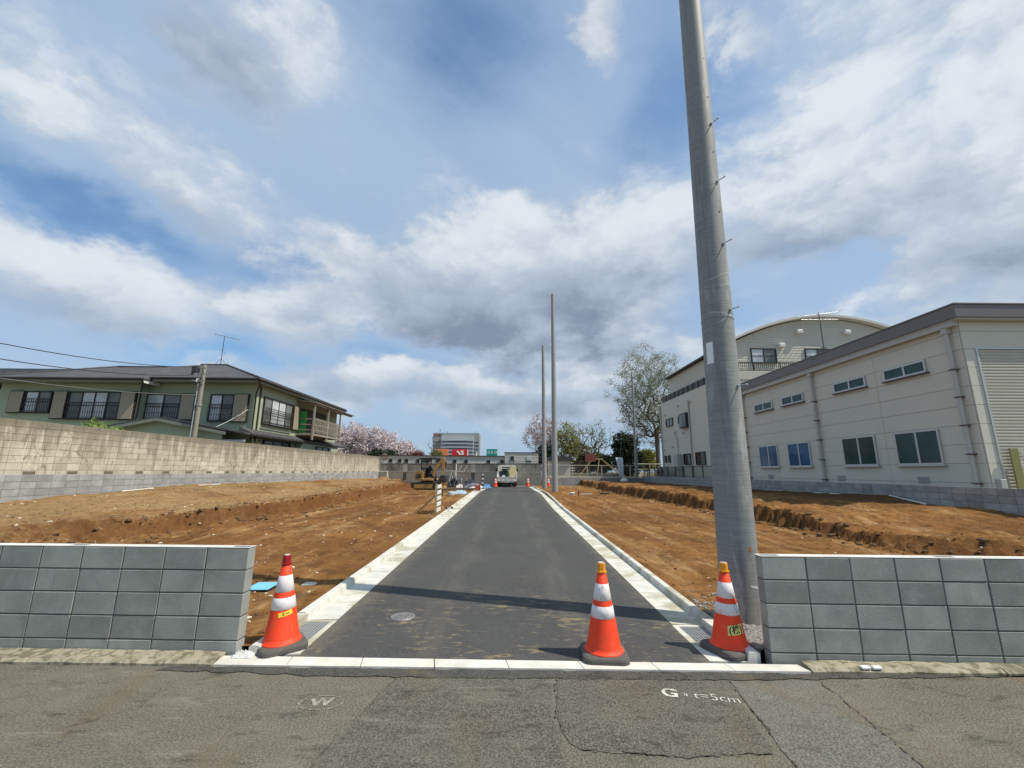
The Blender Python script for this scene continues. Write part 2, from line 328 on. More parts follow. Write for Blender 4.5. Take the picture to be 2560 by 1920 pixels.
def m_old_wall():
    m, t, pos = bare('stained_old_block')
    oi = nd(t, 'ShaderNodeObjectInfo').outputs['Random']
    sp = nd(t, 'ShaderNodeSeparateXYZ', {0: pos}); z = sp.outputs[2]
    n = noi(t, pos, 1.2, 7, .62)
    c = mixc(t, sstep(t, n, .3, .7), (.44, .405, .315), (.60, .565, .46))
    c = mixc(t, mth(t, 'MULTIPLY', mth(t, 'POWER', oi, 2.0), .55), c, (.30, .265, .19))
    drip = noi(t, scaled(t, pos, (1, 2.6, .30)), 1.9, 8, .62, .3)
    topm = sstep(t, z, 1.7, 2.95)
    c = mixc(t, mth(t, 'MULTIPLY', sstep(t, mth(t, 'ADD', drip, mth(t, 'MULTIPLY', topm, .20)), .52, .72), .68), c, (.215, .19, .140))
    band = sstep(t, mth(t, 'ADD', z, mth(t, 'MULTIPLY', mth(t, 'SUBTRACT', noi(t, pos, 1.6, 5, .6), .5), .5)), 2.66, 2.95)
    c = mixc(t, mth(t, 'MULTIPLY', band, .72), c, (.175, .155, .120))
    # dark traces of climbing plants that were pulled off
    wv = nd(t, 'ShaderNodeVectorMath', {0: pos, 1: nd(t, 'ShaderNodeVectorMath', {0: nd(t, 'ShaderNodeTexNoise', {'Vector': pos, 'Scale': 2.6, 'Detail': 5.0}).outputs['Color'], 1: (.55, .55, .55)}, operation='MULTIPLY').outputs[0]}, operation='ADD').outputs[0]
    e = vor(t, scaled(t, wv, (1, 1.0, .62)), 2.1, 'DISTANCE_TO_EDGE').outputs[0]
    vm = mth(t, 'MULTIPLY', sstep(t, e, .045, .006), sstep(t, noi(t, pos, .55, 4, .6), .42, .56))
    c = mixc(t, mth(t, 'MULTIPLY', mth(t, 'MULTIPLY', vm, sstep(t, noi(t, pos, 6, 4, .6), .42, .6)), .55), c, (.11, .092, .068))
    c = mixc(t, mth(t, 'MULTIPLY', sstep(t, noi(t, scaled(t, pos, (1, 1.6, .7)), 2.4, 9, .7, .8), .53, .65), .75), c, (.165, .14, .10))
    finish(t, c, .9, noi(t, pos, 70, 4, .6), .3, .006, .2); return m
def m_block(name, col, rnd, spots=.3):
    m, t, pos = bare(name)
    oi = nd(t, 'ShaderNodeObjectInfo').outputs['Random']
    off = nd(t, 'ShaderNodeVectorMath', {0: pos, 1: nd(t, 'ShaderNodeCombineXYZ', {0: mth(t, 'MULTIPLY', oi, 37.0), 1: 0.0, 2: mth(t, 'MULTIPLY', oi, 11.0)}).outputs[0]}, operation='ADD').outputs[0]
    n = noi(t, off, 2.6, 6, .6); g = noi(t, pos, 190, 3, .7); v = vor(t, pos, 150).outputs[0]
    c = mixc(t, sstep(t, n, .30, .70), [x*.80 for x in col], [x*1.16 for x in col])
    c = mixc(t, mth(t, 'MULTIPLY', sstep(t, g, .48, .70), spots), c, [x*1.55 for x in col])
    c = mixc(t, mth(t, 'MULTIPLY', sstep(t, v, .22, .10), .45), c, [x*.40 for x in col])
    ef = noi(t, scaled(t, off, (1, 1, .8)), 3.4, 9, .68, .5); c = mixc(t, mth(t, 'MULTIPLY', sstep(t, ef, .53, .70), .42), c, [x*1.42 for x in col])
    c = mixc(t, mth(t, 'MULTIPLY', sstep(t, noi(t, scaled(t, pos, (3, 3, .45)), 1.6, 8, .68), .55, .72), .42), c, [x*.62 for x in col])
    c = mixc(t, mth(t, 'MULTIPLY', sstep(t, noi(t, pos, 24, 5, .7, .6), .66, .72), .35), c, [x*1.7 for x in col])
    c = nd(t, 'ShaderNodeVectorMath', {0: c, 3: mth(t, 'ADD', mth(t, 'MULTIPLY', mth(t, 'SUBTRACT', oi, .5), rnd*2), 1.0)}, operation='SCALE').outputs[0]
    finish(t, c, .9, mth(t, 'ADD', g, v), .45, .005, .22); return m
def m_concrete(name, col, stain, amt=.6, streak=(1, 1, 1), sc_=1.4, lo=.5, hi=.7, v=1.0):
    m, t, pos = bare(name)
    oi = nd(t, 'ShaderNodeObjectInfo').outputs['Random']
    n = noi(t, pos, 5, 6, .6); s = noi(t, scaled(t, pos, streak), sc_, 9, .65, .4)
    c = mixc(t, sstep(t, n, .3, .7), [x*(1-.12*v) for x in col], [x*(1+.08*v) for x in col])
    c = mixc(t, mth(t, 'MULTIPLY', sstep(t, mth(t, 'ADD', s, mth(t, 'MULTIPLY', mth(t, 'SUBTRACT', oi, .5), .16)), lo, hi), amt), c, stain)
    finish(t, c, .88, mth(t, 'ADD', noi(t, pos, 160, 3, .6), mth(t, 'MULTIPLY', n, .5)), .25, .004, .3); return m
def m_brickwall(name, col, stain, mortar, axis):
    m, t, pos = bare(name)
    sp = nd(t, 'ShaderNodeSeparateXYZ', {0: pos}); v = nd(t, 'ShaderNodeCombineXYZ', {0: sp.outputs[axis], 1: sp.outputs[2], 2: 0.0}).outputs[0]
    br = nd(t, 'ShaderNodeTexBrick', {'Vector': v, 'Color1': (*[x*.85 for x in col], 1), 'Color2': (*[x*1.12 for x in col], 1), 'Mortar': (*mortar, 1), 'Scale': 1.0, 'Mortar Size': .012, 'Brick Width': .4, 'Row Height': .2}, offset=0.0)
    s = noi(t, scaled(t, pos, (1, 1, .6)), 1.4, 9, .66, .5)
    c = mixc(t, mth(t, 'MULTIPLY', sstep(t, s, .48, .64), .72), br.outputs[0], stain)
    finish(t, c, .9, br.outputs[1], -.3, .01); return m
def m_metalpole(name, col, dark, streak):
    m, t, pos = bare(name)
    ring = noi(t, scaled(t, pos, (3, 3, 75)), 1.0, 6, .66); lon = noi(t, scaled(t, pos, (16, 16, .5)), 1.0, 6, .6, .2); blot = noi(t, scaled(t, pos, (5, 5, 1.4)), 1.0, 8, .65, .5)
    c = mixc(t, sstep(t, ring, .35, .68), [x*.84 for x in col], [x*1.14 for x in col])
    c = mixc(t, mth(t, 'MULTIPLY', sstep(t, lon, .5, .72), .55), c, dark)
    c = mixc(t, mth(t, 'MULTIPLY', sstep(t, blot, .56, .70), streak), c, [min(.75, x*1.7) for x in col])
    finish(t, c, .62, ring, .06, .004, .3)
    t.nodes['Principled BSDF'].inputs['Metallic'].default_value = .0; return m
def m_roof(name, col, rowax, rowlen):
    m, t, pos = bare(name)
    sp = nd(t, 'ShaderNodeSeparateXYZ', {0: pos}); v = nd(t, 'ShaderNodeCombineXYZ', {0: mth(t, 'ADD', sp.outputs[0], sp.outputs[1]), 1: mth(t, 'MULTIPLY', sp.outputs[2], 2.6), 2: 0.0}).outputs[0]
    br = nd(t, 'ShaderNodeTexBrick', {'Vector': v, 'Color1': (*[x*.8 for x in col], 1), 'Color2': (*[x*1.2 for x in col], 1), 'Mortar': (*[x*.4 for x in col], 1), 'Scale': 1.0, 'Mortar Size': .014, 'Brick Width': .45, 'Row Height': .25})
    s = noi(t, pos, .8, 7, .6)
    c = mixc(t, mth(t, 'MULTIPLY', sstep(t, s, .42, .72), .5), br.outputs[0], [x*1.5 for x in col])
    finish(t, c, .72, br.outputs[1], -.5, .02, .4); return m
def m_glass(name, col, rough=.06, spec=.9):
    spec *= .45
    m, t, pos = bare(name)
    n = noi(t, pos, 1.1, 3, .5)
    c = mixc(t, sstep(t, n, .3, .7), [x*.8 for x in col], [x*1.2 for x in col])
    finish(t, c, rough, noi(t, pos, 1.3, 2, .5), .04, .02, spec); return m
def m_leaf(name, col, var=.35, trans=.35):
    m, t, pos = bare(name)
    n = noi(t, pos, 1.1, 4, .6); n2 = noi(t, pos, 11, 2, .6)
    f = mth(t, 'ADD', mth(t, 'MULTIPLY', mth(t, 'SUBTRACT', n, .5), var*2.4), mth(t, 'MULTIPLY', mth(t, 'SUBTRACT', n2, .5), var*2.6))
    c = nd(t, 'ShaderNodeVectorMath', {0: (*col,), 3: mth(t, 'ADD', f, 1.0)}, operation='SCALE').outputs[0]
    d = nd(t, 'ShaderNodeBsdfPrincipled', {'Base Color': c, 'Roughness': .6, 'Specular IOR Level': .25}); tr = nd(t, 'ShaderNodeBsdfTranslucent', {'Color': c})
    mx = nd(t, 'ShaderNodeMixShader', {0: trans, 1: d.outputs[0], 2: tr.outputs[0]}); nd(t, 'ShaderNodeOutputMaterial', {'Surface': mx.outputs[0]}); return m
def m_scuffed(name, col, scuff, amt, rough=.45):
    m, t, pos = bare(name)
    s = noi(t, scaled(t, pos, (30, 30, 14)), 1.0, 9, .72, 1.2); n = noi(t, pos, 9, 5, .6)
    c = mixc(t, sstep(t, n, .35, .7), [x*.9 for x in col], col)
    c = mixc(t, mth(t, 'MULTIPLY', sstep(t, s, .555, .62), amt), c, scuff)
    finish(t, c, rough, noi(t, pos, 80, 3, .5), .05, .003, .4); return m

asphalt = m_new_asphalt()
street_a = m_old_asphalt('worn_street_asphalt', (.160, .149, .114), .58, (.222, .205, .152))
street_b = m_old_asphalt('coarse_patch_asphalt', (.128, .120, .094), .72, (.185, .172, .130))
street_c = m_old_asphalt('dark_strip_asphalt', (.082, .079, .070), .55, (.115, .109, .092))
street_d = m_old_asphalt('grey_trench_asphalt', (.165, .160, .135), .50, (.205, .196, .158))
dirt = m_dirt()
old_block = m_old_wall()
new_block = m_block('grey_split_block', (.30, .305, .295), .13)
front_block = m_block('slate_grey_block', (.268, .277, .252), .12)
front_core = mat('front_wall_mortar', (.13, .13, .122), .1, 8, .9, .1)
pale_cap = m_concrete('pale_block_top', (.60, .59, .54), (.45, .43, .37), .4)  # wall top paler than the block faces, sunlit tone in the colour
mortar_old = mat('old_mortar', (.145, .125, .09), .2, 4, .95, .2)
mortar_new = mat('new_mortar', (.15, .16, .17), .1, 6, .9, .1)
kerb_c = m_concrete('new_kerb_concrete', (.62, .60, .535), (.40, .36, .26), .42, (1, 1, 1), 2.4, .52, .72)
gutter_c = m_concrete('gutter_concrete', (.585, .575, .51), (.35, .315, .215), .8, (1.3, 1.6, 1), 1.5, .46, .64)
old_kerb = m_concrete('old_mossy_kerb', (.33, .30, .215), (.12, .112, .066), .85, (2.5, 2.5, 1), 5.0, .44, .60)
ret_conc = m_concrete('retaining_concrete', (.43, .41, .34), (.25, .235, .18), .7, (1.2, 1.2, .35), 1.2, .46, .68)
slab_conc = m_concrete('pale_ledge_concrete', (.56, .545, .48), (.36, .34, .27), .5)
far_blockm = m_brickwall('stained_far_blocks', (.39, .37, .31), (.125, .118, .085), (.22, .21, .17), 0)
shed_w = mat('grey_shed_boards', (.54, .53, .465), .12, 1.4, .85, .1, stretch=(.3, .3, 5))
black = mat('matt_black', (.012, .012, .013), .1, 6, .55, .05)
darkgrey = mat('dark_grey_metal', (.06, .063, .066), .1, 5, .5, .05, metal=.3)
galv = m_metalpole('galvanised_pole', (.250, .256, .245), (.120, .134, .134), .60)
conc_pole = m_metalpole('concrete_pole', (.315, .315, .305), (.235, .235, .23), .2)
steel = mat('bright_steel', (.55, .56, .57), .08, 9, .3, .03, metal=.9)
white_p = mat('white_paint', (.72, .72, .69), .06, 4, .5, .04)
wire_m = mat('black_cable', (.03, .031, .035), .05, 5, .6, 0)
orange = m_scuffed('fluorescent_orange', (.90, .060, .014), (.60, .13, .055), .55, .6)
cone_white = m_scuffed('reflective_white', (.78, .74, .735), (.47, .42, .40), .45, .4)
cone_scuff = m_scuffed('scuffed_white', (.78, .745, .73), (.28, .235, .21), .6, .4)
rubber = m_scuffed('dusty_rubber', (.095, .088, .078), (.20, .175, .135), .5, .8)
lamp_r = mat('red_lamp_lens', (.30, .008, .012), .1, 20, .18, .05, spec=.7)
lamp_a = mat('amber_lamp_lens', (.80, .30, .015), .1, 20, .15, .05, spec=.8)
lamp_top = mat('clear_lamp_top', (.62, .56, .45), .1, 20, .15, .03, spec=.8)
yellow_s = mat('yellow_sticker', (.80, .60, .06), .12, 14, .45, .03)
yellow_p = mat('pale_yellow_label', (.72, .63, .20), .14, 14, .5, .03)
ink = mat('black_ink', (.02, .018, .016), .1, 10, .6, 0)
grate_m = mat('galvanised_grating', (.50, .51, .50), .12, 12, .45, .05, metal=.5)
iron = mat('worn_iron_lid', (.27, .255, .24), .25, 25, .5, .35, 60, metal=.6)
blue_lid = mat('light_blue_plastic', (.18, .50, .72), .06, 8, .5, .2, 90)
soil_dark = mat('box_shadow_black', (.02, .018, .015), .1, 5, .9, 0)  # black that stands for shade below the grating and the box lid
wall_green = mat('sage_green_render', (.330, .375, .265), .06, 1.5, .9, .12, 120)
wall_lime = wall_green
trim_dark = mat('dark_brown_trim', (.028, .024, .022), .1, 6, .6, .05)
fascia = mat('grey_green_fascia', (.20, .215, .175), .08, 3, .7, .05)
shutter_m = mat('ribbed_shutter_box', (.325, .285, .205), .07, 4, .6, .05, stretch=(1, 1, .2))
roof_m = m_roof('dark_slate_roof', (.070, .068, .069), 0, .2)
tile_m = m_roof('glazed_tile_roof', (.10, .10, .115), 0, .3)
tile_white = mat('pale_tile_edge', (.55, .53, .48), .2, 7, .7, .2)
curtain = m_glass('pale_curtained_glass', (.50, .53, .53), .12, .6)
screen = m_glass('screened_glass', (.155, .165, .155), .15, .6)
dark_glass = m_glass('dark_glass', (.018, .021, .022), .05, .9)
tint_glass = m_glass('dark_green_tinted_glass', (.030, .062, .055), .10, .7)
blue_glass = m_glass('blue_tinted_glass', (.022, .085, .185), .07, .6)
wood_grey = mat('weathered_grey_timber', (.27, .245, .20), .2, 3, .85, .2, stretch=(8, 8, 1.2), dirt=(.12, .11, .09))
wood_tan = mat('tan_timber', (.40, .295, .165), .15, 3, .8, .15, stretch=(1, 9, 9))
green_net = mat('bright_green_netting', (.045, .29, .055), .1, 5, .7, .2)
ware_w = m_concrete('warehouse_panel', (.60, .58, .49), (.55, .53, .45), .25, (1, 1, .5), .35, .45, .7, .15)
ware_core = mat('panel_joint', (.40, .39, .335), .05, 4, .9, 0)
ware_roof = mat('grey_brown_eave_metal', (.165, .150, .140), .06, 2, .45, .03, metal=.3)
alum = mat('aluminium_frame', (.52, .52, .50), .05, 6, .4, .02, metal=.4)
pipe_m = mat('pvc_downpipe', (.44, .435, .395), .06, 4, .5, .03)
clamp_m = mat('dark_pipe_clamp', (.10, .075, .07), .1, 5, .5, .03)
shut_slat = mat('roller_shutter_slat', (.44, .42, .35), .05, 3, .5, .03)
olive = mat('olive_painted_steel', (.22, .215, .075), .12, 4, .6, .08)
bld_w = m_concrete('off_white_render', (.61, .58, .485), (.48, .445, .35), .35, (1.2, 1.2, .3), 1.0, .52, .72, .3)
siding = mat('cream_lap_siding', (.56, .53, .44), .05, 3, .75, .05)
curve_roof = mat('pale_roof_edge', (.60, .58, .52), .05, 3, .5, .03)
rail_m = mat('dark_bronze_rail', (.06, .052, .045), .1, 6, .5, .03, metal=.3)
unit_m = mat('ac_unit_grey', (.42, .42, .39), .05, 5, .6, .03)
fence_m = mat('cream_fence_post', (.46, .44, .35), .1, 4, .6, .05)
bark = mat('tree_bark', (.075, .058, .045), .3, 6, .95, .4, 30, stretch=(3, 3, .6))
bark_l = mat('grey_bark', (.13, .115, .095), .3, 6, .95, .4, 30, stretch=(3, 3, .6))
pink = m_leaf('cherry_blossom', (.60, .52, .52), .28, .25)
pink2 = m_leaf('pale_dull_blossom', (.50, .405, .385), .25, .3)
leaf_dk = m_leaf('dark_evergreen_leaf', (.030, .045, .022), .4, .15)
leaf_md = m_leaf('mid_green_leaf', (.075, .105, .035), .4, .25)
leaf_yl = m_leaf('fresh_yellow_green_leaf', (.255, .255, .070), .3, .4)
leaf_gr = m_leaf('young_grey_green_leaf', (.285, .29, .195), .3, .4)
leaf_red = m_leaf('dark_red_leaf', (.17, .055, .060), .3, .25)
leaf_lt = m_leaf('light_green_leaf', (.20, .27, .08), .3, .35)
yel_mach = mat('excavator_yellow', (.44, .265, .075), .16, 4, .5, .08, dirt=(.16, .10, .05), dlo=.42, dhi=.62, damt=.75)
mach_dk = mat('greasy_dark_steel', (.045, .038, .032), .2, 6, .6, .1, dirt=(.14, .09, .05), damt=.5)
truck_w = mat('dusty_truck_white', (.62, .60, .52), .1, 4, .5, .05, dirt=(.40, .34, .24), damt=.5)
tail_red = mat('tail_lamp_red', (.45, .02, .015), .1, 9, .3, .02)
plywood = mat('plywood_sheet', (.46, .38, .23), .12, 3, .8, .1, stretch=(1, 1, 6))
tarp_green = mat('dark_green_tarp', (.02, .075, .028), .2, 6, .6, .2, 20)
tarp_blue = mat('blue_tarp', (.10, .22, .38), .15, 7, .6, .2, 20)
bag_w = mat('white_woven_bag', (.62, .60, .57), .1, 9, .8, .25, 40)
bucket_r = mat('faded_red_plastic', (.52, .11, .10), .08, 8, .5, .05)
pvc_g = mat('grey_pvc', (.40, .41, .42), .06, 8, .45, .03)
sign_teal = mat('teal_sign', (.005, .26, .225), .05, 4, .45, .02)
sign_red = mat('red_sign', (.58, .02, .028), .08, 3, .45, .02)
sign_or = mat('orange_sign', (.72, .23, .10), .08, 3, .5, .02)
sign_white = mat('sign_white', (.80, .80, .78), .04, 4, .5, .02)
office_w = mat('grey_office_panel', (.30, .315, .315), .04, .2, .6, .02)
office_l = mat('pale_office_band', (.46, .49, .50), .04, .3, .5, .02)
office_g = m_glass('office_glass', (.085, .105, .13), .1, .8)
stone_l = mat('pale_stone', (.52, .46, .36), .35, 11, .9, .15)
clod_m = mat('soil_clod', (.135, .075, .034), .3, 8, .97, .4, 50)
gravel_m = mat('grey_gravel', (.235, .225, .205), .3, 14, .95, .3, 60)
ground_m = mat('rough_earth', (.16, .13, .075), .2, .4, .95, .2, 3)
yard_m = mat('yard_soil', (.20, .17, .11), .2, .6, .95, .2, 5)
skin_m = mat('skin', (.48, .30, .22), .05, 8, .6, .03)
cloth_m = mat('dark_work_clothes', (.02, .022, .03), .2, 8, .9, .1)
paint_w = m_scuffed('worn_road_paint', (.56, .54, .47), (.17, .158, .12), .9, .8)
def m_paint(name, col, under, lo, hi):
    m, t, pos = bare(name); s = noi(t, pos, 70, 6, .75, .4); s2 = noi(t, pos, 11, 5, .65)
    c = mixc(t, sstep(t, mth(t, 'ADD', s, mth(t, 'MULTIPLY', mth(t, 'SUBTRACT', s2, .5), .6)), lo, hi), col, under); finish(t, c, .9, s, .5, .006, .2); return m
paint_w = m_paint('broken_road_paint', (.60, .58, .50), (.13, .12, .095), .52, .62)
paint_f = m_paint('ghost_road_paint', (.36, .34, .27), (.165, .152, .115), .42, .56)
unused = m_scuffed('faded_road_paint', (.32, .30, .24), (.18, .166, .125), .95, .8)
# ------------------------------------------------------------------ ground and street
def zs(y): return .0122*(min(y, 36.0)-3.95) if y > 3.95 else 0.0
gm = MB(); gm.quad((-2500, -2500, -.25), (2500, -2500, -.25), (2500, 3000, -.25), (-2500, 3000, -.25)); struct('ground', gm, ground_m)
struct('yard', MB().box(-60, -13.95, 9, 60, -.2, 1.0), yard_m)
struct('yard', MB().box(13.25, 60, 7.5, 60, -.2, .95), yard_m)
struct('yard', MB().box(-12.0, 13.2, 43.7, 140, -.2, 1.05), yard_m)
struct('pavement', MB().box(-3.2, 13.2, 36.05, 43.6, -.2, .40), mat('far_lane_asphalt', (.12, .118, .108), .2, 2, .92, .2))
def kf(x): return 4.02-.02*x          # street face of the kerb
def kb(x): return 4.18-.03*x          # back of the kerb
st = MB(); st.quad((-70, -25, 0), (70, -25, 0), (70, kf(70), 0), (-70, kf(-70), 0)); struct('street', st, street_a)
def ragged(pts, amp, seed, step=.06):
    out = []; n = len(pts)
    for i in range(n):
        a = Vector(pts[i]); b = Vector(pts[(i+1) % n]); L = (b-a).length; k = max(1, int(L/step))
        nrm = Vector((-(b-a).y, (b-a).x, 0)).normalized()
        for j in range(k):
            p = a.lerp(b, j/k); out.append(p+nrm*amp*fbm(p.x*7+seed, p.y*7, seed, 4))
    return out
def sheet(name, pts, z, m, amp=.012, seed=1.0):
    P = ragged([(x, y, 0) for x, y in pts], amp, seed); mb = MB(); mb.poly([(p.x, p.y, z) for p in P]); return struct(name, mb, m)
sheet('asphalt_patch', [(.40, 3.86), (.34, 3.30), (.39, 3.02), (.46, 2.955), (1.02, 2.90), (1.60, 2.93), (1.78, 3.84)], .004, street_b, .016, 3.0)
sheet('asphalt_patch', [(1.80, 3.83), (1.66, 2.9), (1.45, .4), (2.25, .4), (2.40, 2.85), (2.52, 3.83)], .004, street_d, .012, 5.0)
sheet('asphalt_patch', [(-.9, 3.87), (-1.15, 2.6), (-1.3, .2), (.30, .2), (.33, 3.0), (.30, 3.4), (.38, 3.86)], .004, street_b, .02, 6.0)
sheet('asphalt_patch', [(-2.95, 4.0), (-2.85, kf(-2.85)-.002), (4.6, kf(4.6)-.002), (3.0, 3.885), (1.8, 3.845), (.4, 3.865), (-.4, 3.865), (-1.4, 3.905)], .0062, street_c, .030, 2.0)
def crack(pts, w, seed):
    mb = MB(); P = []
    for a, b in zip(pts, pts[1:]):
        a = Vector((*a, 0)); b = Vector((*b, 0)); k = max(2, int((b-a).length/.018))
        P += [a.lerp(b, j/k) for j in range(k)]
    P.append(Vector((*pts[-1], 0))); L = []; Rr = []
    for i, p in enumerate(P):
        d = (P[min(i+1, len(P)-1)]-P[max(0, i-1)]).normalized(); n = Vector((-d.y, d.x, 0)); o = .024*fbm(p.x*9+seed, p.y*9, 1, 5); ww = w*(.15+1.5*abs(fbm(p.x*22, p.y*22, seed)))
        L.append(p+n*(o+ww)); Rr.append(p+n*(o-ww))
    for i in range(len(P)-1):
      if fbm(P[i].x*2.7+seed, P[i].y*2.7, 4.0, 3) > -.22: mb.quad(*[(q.x, q.y, .0098) for q in (L[i], L[i+1], Rr[i+1], Rr[i])])
    return struct('street_crack', mb, mat('crack_filler', (.092, .084, .064), .4, 25, .95, .3))
crack([(.40, 3.86), (.34, 3.30), (.39, 3.02), (.46, 2.955), (1.02, 2.90), (1.62, 2.93)], .008, 3); crack([(1.79, 3.84), (1.67, 2.9), (1.45, .4)], .006, 5); crack([(2.52, 3.83), (2.40, 2.85), (2.25, .4)], .008, 7)
crack([(-2.43, 3.6), (-3.05, 2.98), (-4.2, 2.3)], .004, 8); crack([(-.9, 3.87), (-1.15, 2.6), (-1.3, .2)], .005, 9)
# white survey marks sprayed on the street
def ground_text(name, body, size, c, rot, z, label, sx=1.0, bold=.006):
    tb = text_mesh(body, size, 0, bold); tb.xform(Matrix.Translation((c[0], c[1], z)) @ Matrix.Rotation(rot, 4, 'Z') @ Matrix.Diagonal((sx, 1, 1, 1)))
    return solo(name, tb, paint_w, label, 'road marking')
ground_text('sprayed_marking', 'G', .17, (1.235, 3.635), R(-14), .0072, 'thick white stencilled G sprayed on the coarse asphalt patch', 1.0, .004)
ground_text('sprayed_marking', 'II', .06, (1.345, 3.605), R(-12), .0072, 'two small white strokes sprayed beside the stencilled G', 1.0, .002)
ground_text('sprayed_marking', 't=5cm', .135, (1.56, 3.565), R(-13), .0072, 'white handwritten t=5cm sprayed on the coarse asphalt patch', .92, -.0015)
wmk = MB()
for k in range(40):
    if k in (3, 4, 13, 22, 23, 31): continue
    a0, a1 = 2*math.pi*k/40, 2*math.pi*(k+1)/40
    wmk.quad(*[(-1.345+rr*math.cos(a)*1.0, 3.495+rr*.62*math.sin(a), .0035) for rr, a in ((.150, a0), (.162, a0), (.162, a1), (.150, a1))])
tw = text_mesh('W', .15, 0, .006); tw.xform(Matrix.Translation((-1.345, 3.495, .0035)) @ Matrix.Rotation(R(8), 4, 'Z')); wmk.add(tw.v, tw.f)
solo('sprayed_marking', wmk, paint_f, 'faded white W in a ring sprayed on the street', 'road marking')

# ------------------------------------------------------------------ kerb across the entrance
kerb = thing('entrance_kerb', 'new white concrete kerb laid flush across the entrance of the private road', 'kerb', (0, 4.1, 0))
xs = [-2.52+.634*i for i in range(9)]
for a, b in zip(xs, xs[1:]):
    a += .004; b -= .004; mb = MB(); sk = .03
    mb.prism([(a, kf(a), -.15), (b, kf(b), -.15), (b-sk, kb(b)-.004, -.15), (a-sk, kb(a)-.004, -.15)], (0, 0, .168)); part('kerb_block', mb, kerb_c, kerb)
for side, rng, lab in ((-1, (-9.0, -2.53), 'old mossy concrete kerb under the wall with the blue lid behind it'), (1, (2.56, 9.0), 'old mossy concrete kerb under the wall beside the big steel pole')):
    ok = thing('old_kerb', lab, 'kerb', ((rng[0]+rng[1])/2, 4.1, 0)); n = 4
    for i in range(n):
        a = rng[0]+(rng[1]-rng[0])*i/n+.006; b = rng[0]+(rng[1]-rng[0])*(i+1)/n-.006; mb = MB(); k = 24; top = []; bot = []
        for j in range(k+1):
            x = a+(b-a)*j/k; w = .012*fbm(x*6, 3.0, side); zt = .035+.012*fbm(x*3, 1.0, side)
            top.append(((x, kf(x)+w, zt*.55), (x, kf(x)+.03+w, zt), (x, 4.20-.03*x, zt+.01), (x, kf(x)+w, -.12)))
        for p, q in zip(top, top[1:]):
            mb.quad(p[3], q[3], q[0], p[0]); mb.quad(p[0], q[0], q[1], p[1]); mb.quad(p[1], q[1], q[2], p[2])
        for p in (top[0], top[-1]): mb.poly([p[3], p[0], p[1], p[2]])
        part('kerb_block', mb, old_kerb, ok)
    if side > 0:
        mk = MB(); mk.cbox(2.98, 3.06, 3.965, 4.01, .03, .055, .008); mk.cbox(3.075, 3.155, 3.963, 4.008, .03, .055, .008); solo('boundary_marker', mk, white_p, 'pair of small white boundary plates stuck on the old kerb', 'marker')

# ------------------------------------------------------------------ private road
LE = [(4.0, -1.885), (29.0, -1.885), (36.0, -1.32)]; RE = [(4.0, 1.785), (18.0, 1.80), (27.0, 2.00), (36.0, 1.64)]
rm = MB(); ys = [4.0+i*1.0 for i in range(33)]
for a, b in zip(ys, ys[1:]):
    ya = kb(interp(a, LE)) if a == 4.0 else a
    P = [(interp(a, LE)+.003, (kb(-1.885) if a == 4.0 else a), zs(a)+.012), (interp(a, RE)-.003, (kb(1.785) if a == 4.0 else a), zs(a)+.012), (interp(b, RE)-.003, b, zs(b)+.012), (interp(b, LE)+.003, b, zs(b)+.012)]
    rm.quad(*P)
struct('private_road', rm, asphalt)
def gutter_line(edge, sgn, y0, y1, label, skip):
    g = thing('road_gutter', label, 'gutter', (interp(y0, edge)+sgn*.2, y0, 0)); seg = .6; cuts = [(y0, skip[0])]; y = skip[1]
    while y < y1-.1: cuts.append((y, min(y+seg, y1))); y += seg
    for y, e in cuts:
        if e-y > .05:
            mb = MB()
            pr = [(0, -.12), (0, .016), (.03, .013), (.345, .006), (.357, .070), (.369, .083), (.440, .085), (.458, .074), (.461, -.12)]
            a = y+.003; b = e-.003; xa, xb = interp(a, edge), interp(b, edge)
            A = [(xa+sgn*u, a, zs(a)+w) for u, w in pr]; Q = [(xb+sgn*u, b, zs(b)+w) for u, w in pr]; n = len(pr)
            mb.add(A+Q, [tuple(range(n)), tuple(range(2*n-1, n-1, -1))]+[(i, (i+1) % n, n+(i+1) % n, n+i) for i in range(n)])
            part('gutter_segment', mb, gutter_c, g)
    # catch basin with steel grating
    a, b = skip; x = interp(a, edge); fr = MB(); z = zs(a)+.012
    def rect(mb, u0, u1, v0, v1, z0, z1): mb.box(min(x+sgn*u0, x+sgn*u1), max(x+sgn*u0, x+sgn*u1), v0, v1, z0, z1)
    rect(fr, 0, .06, a+.003, b-.003, -.3, z); rect(fr, .33, .458, a+.003, b-.003, -.3, z+.072); rect(fr, .06, .33, a+.003, a+.03, -.3, z); rect(fr, .06, .33, b-.05, b-.003, -.3, z); rect(fr, .06, .33, a+.03, b-.05, -.3, -.22)
    basin = part('catch_basin', fr, gutter_c, g)
    gr = MB(); n = 9
    for i in range(n):
        u = .072+(.246/(n-1))*i; rect(gr, u-.003, u+.003, a+.032, b-.052, z-.016, z-.002)
    m = 14
    for i in range(m):
        v = a+.05+(b-a-.122)*i/(m-1); rect(gr, .066, .324, v-.004, v+.004, z-.012, z-.003)
    part('grating', gr, grate_m, basin)
    pit = MB(); rect(pit, .061, .329, a+.031, b-.051, -.21, z-.03); part('pit', pit, soil_dark, basin)  # solid black block, paints the shaded holes of the grating
    return g
gutter_line(LE, -1, 4.28, 35.9, 'pale concrete gutter along the road on the side of the old stained wall', (4.58, 5.18))
gutter_line(RE, 1, 4.17, 35.9, 'pale concrete gutter along the road on the side of the steel pole', (4.47, 5.07))
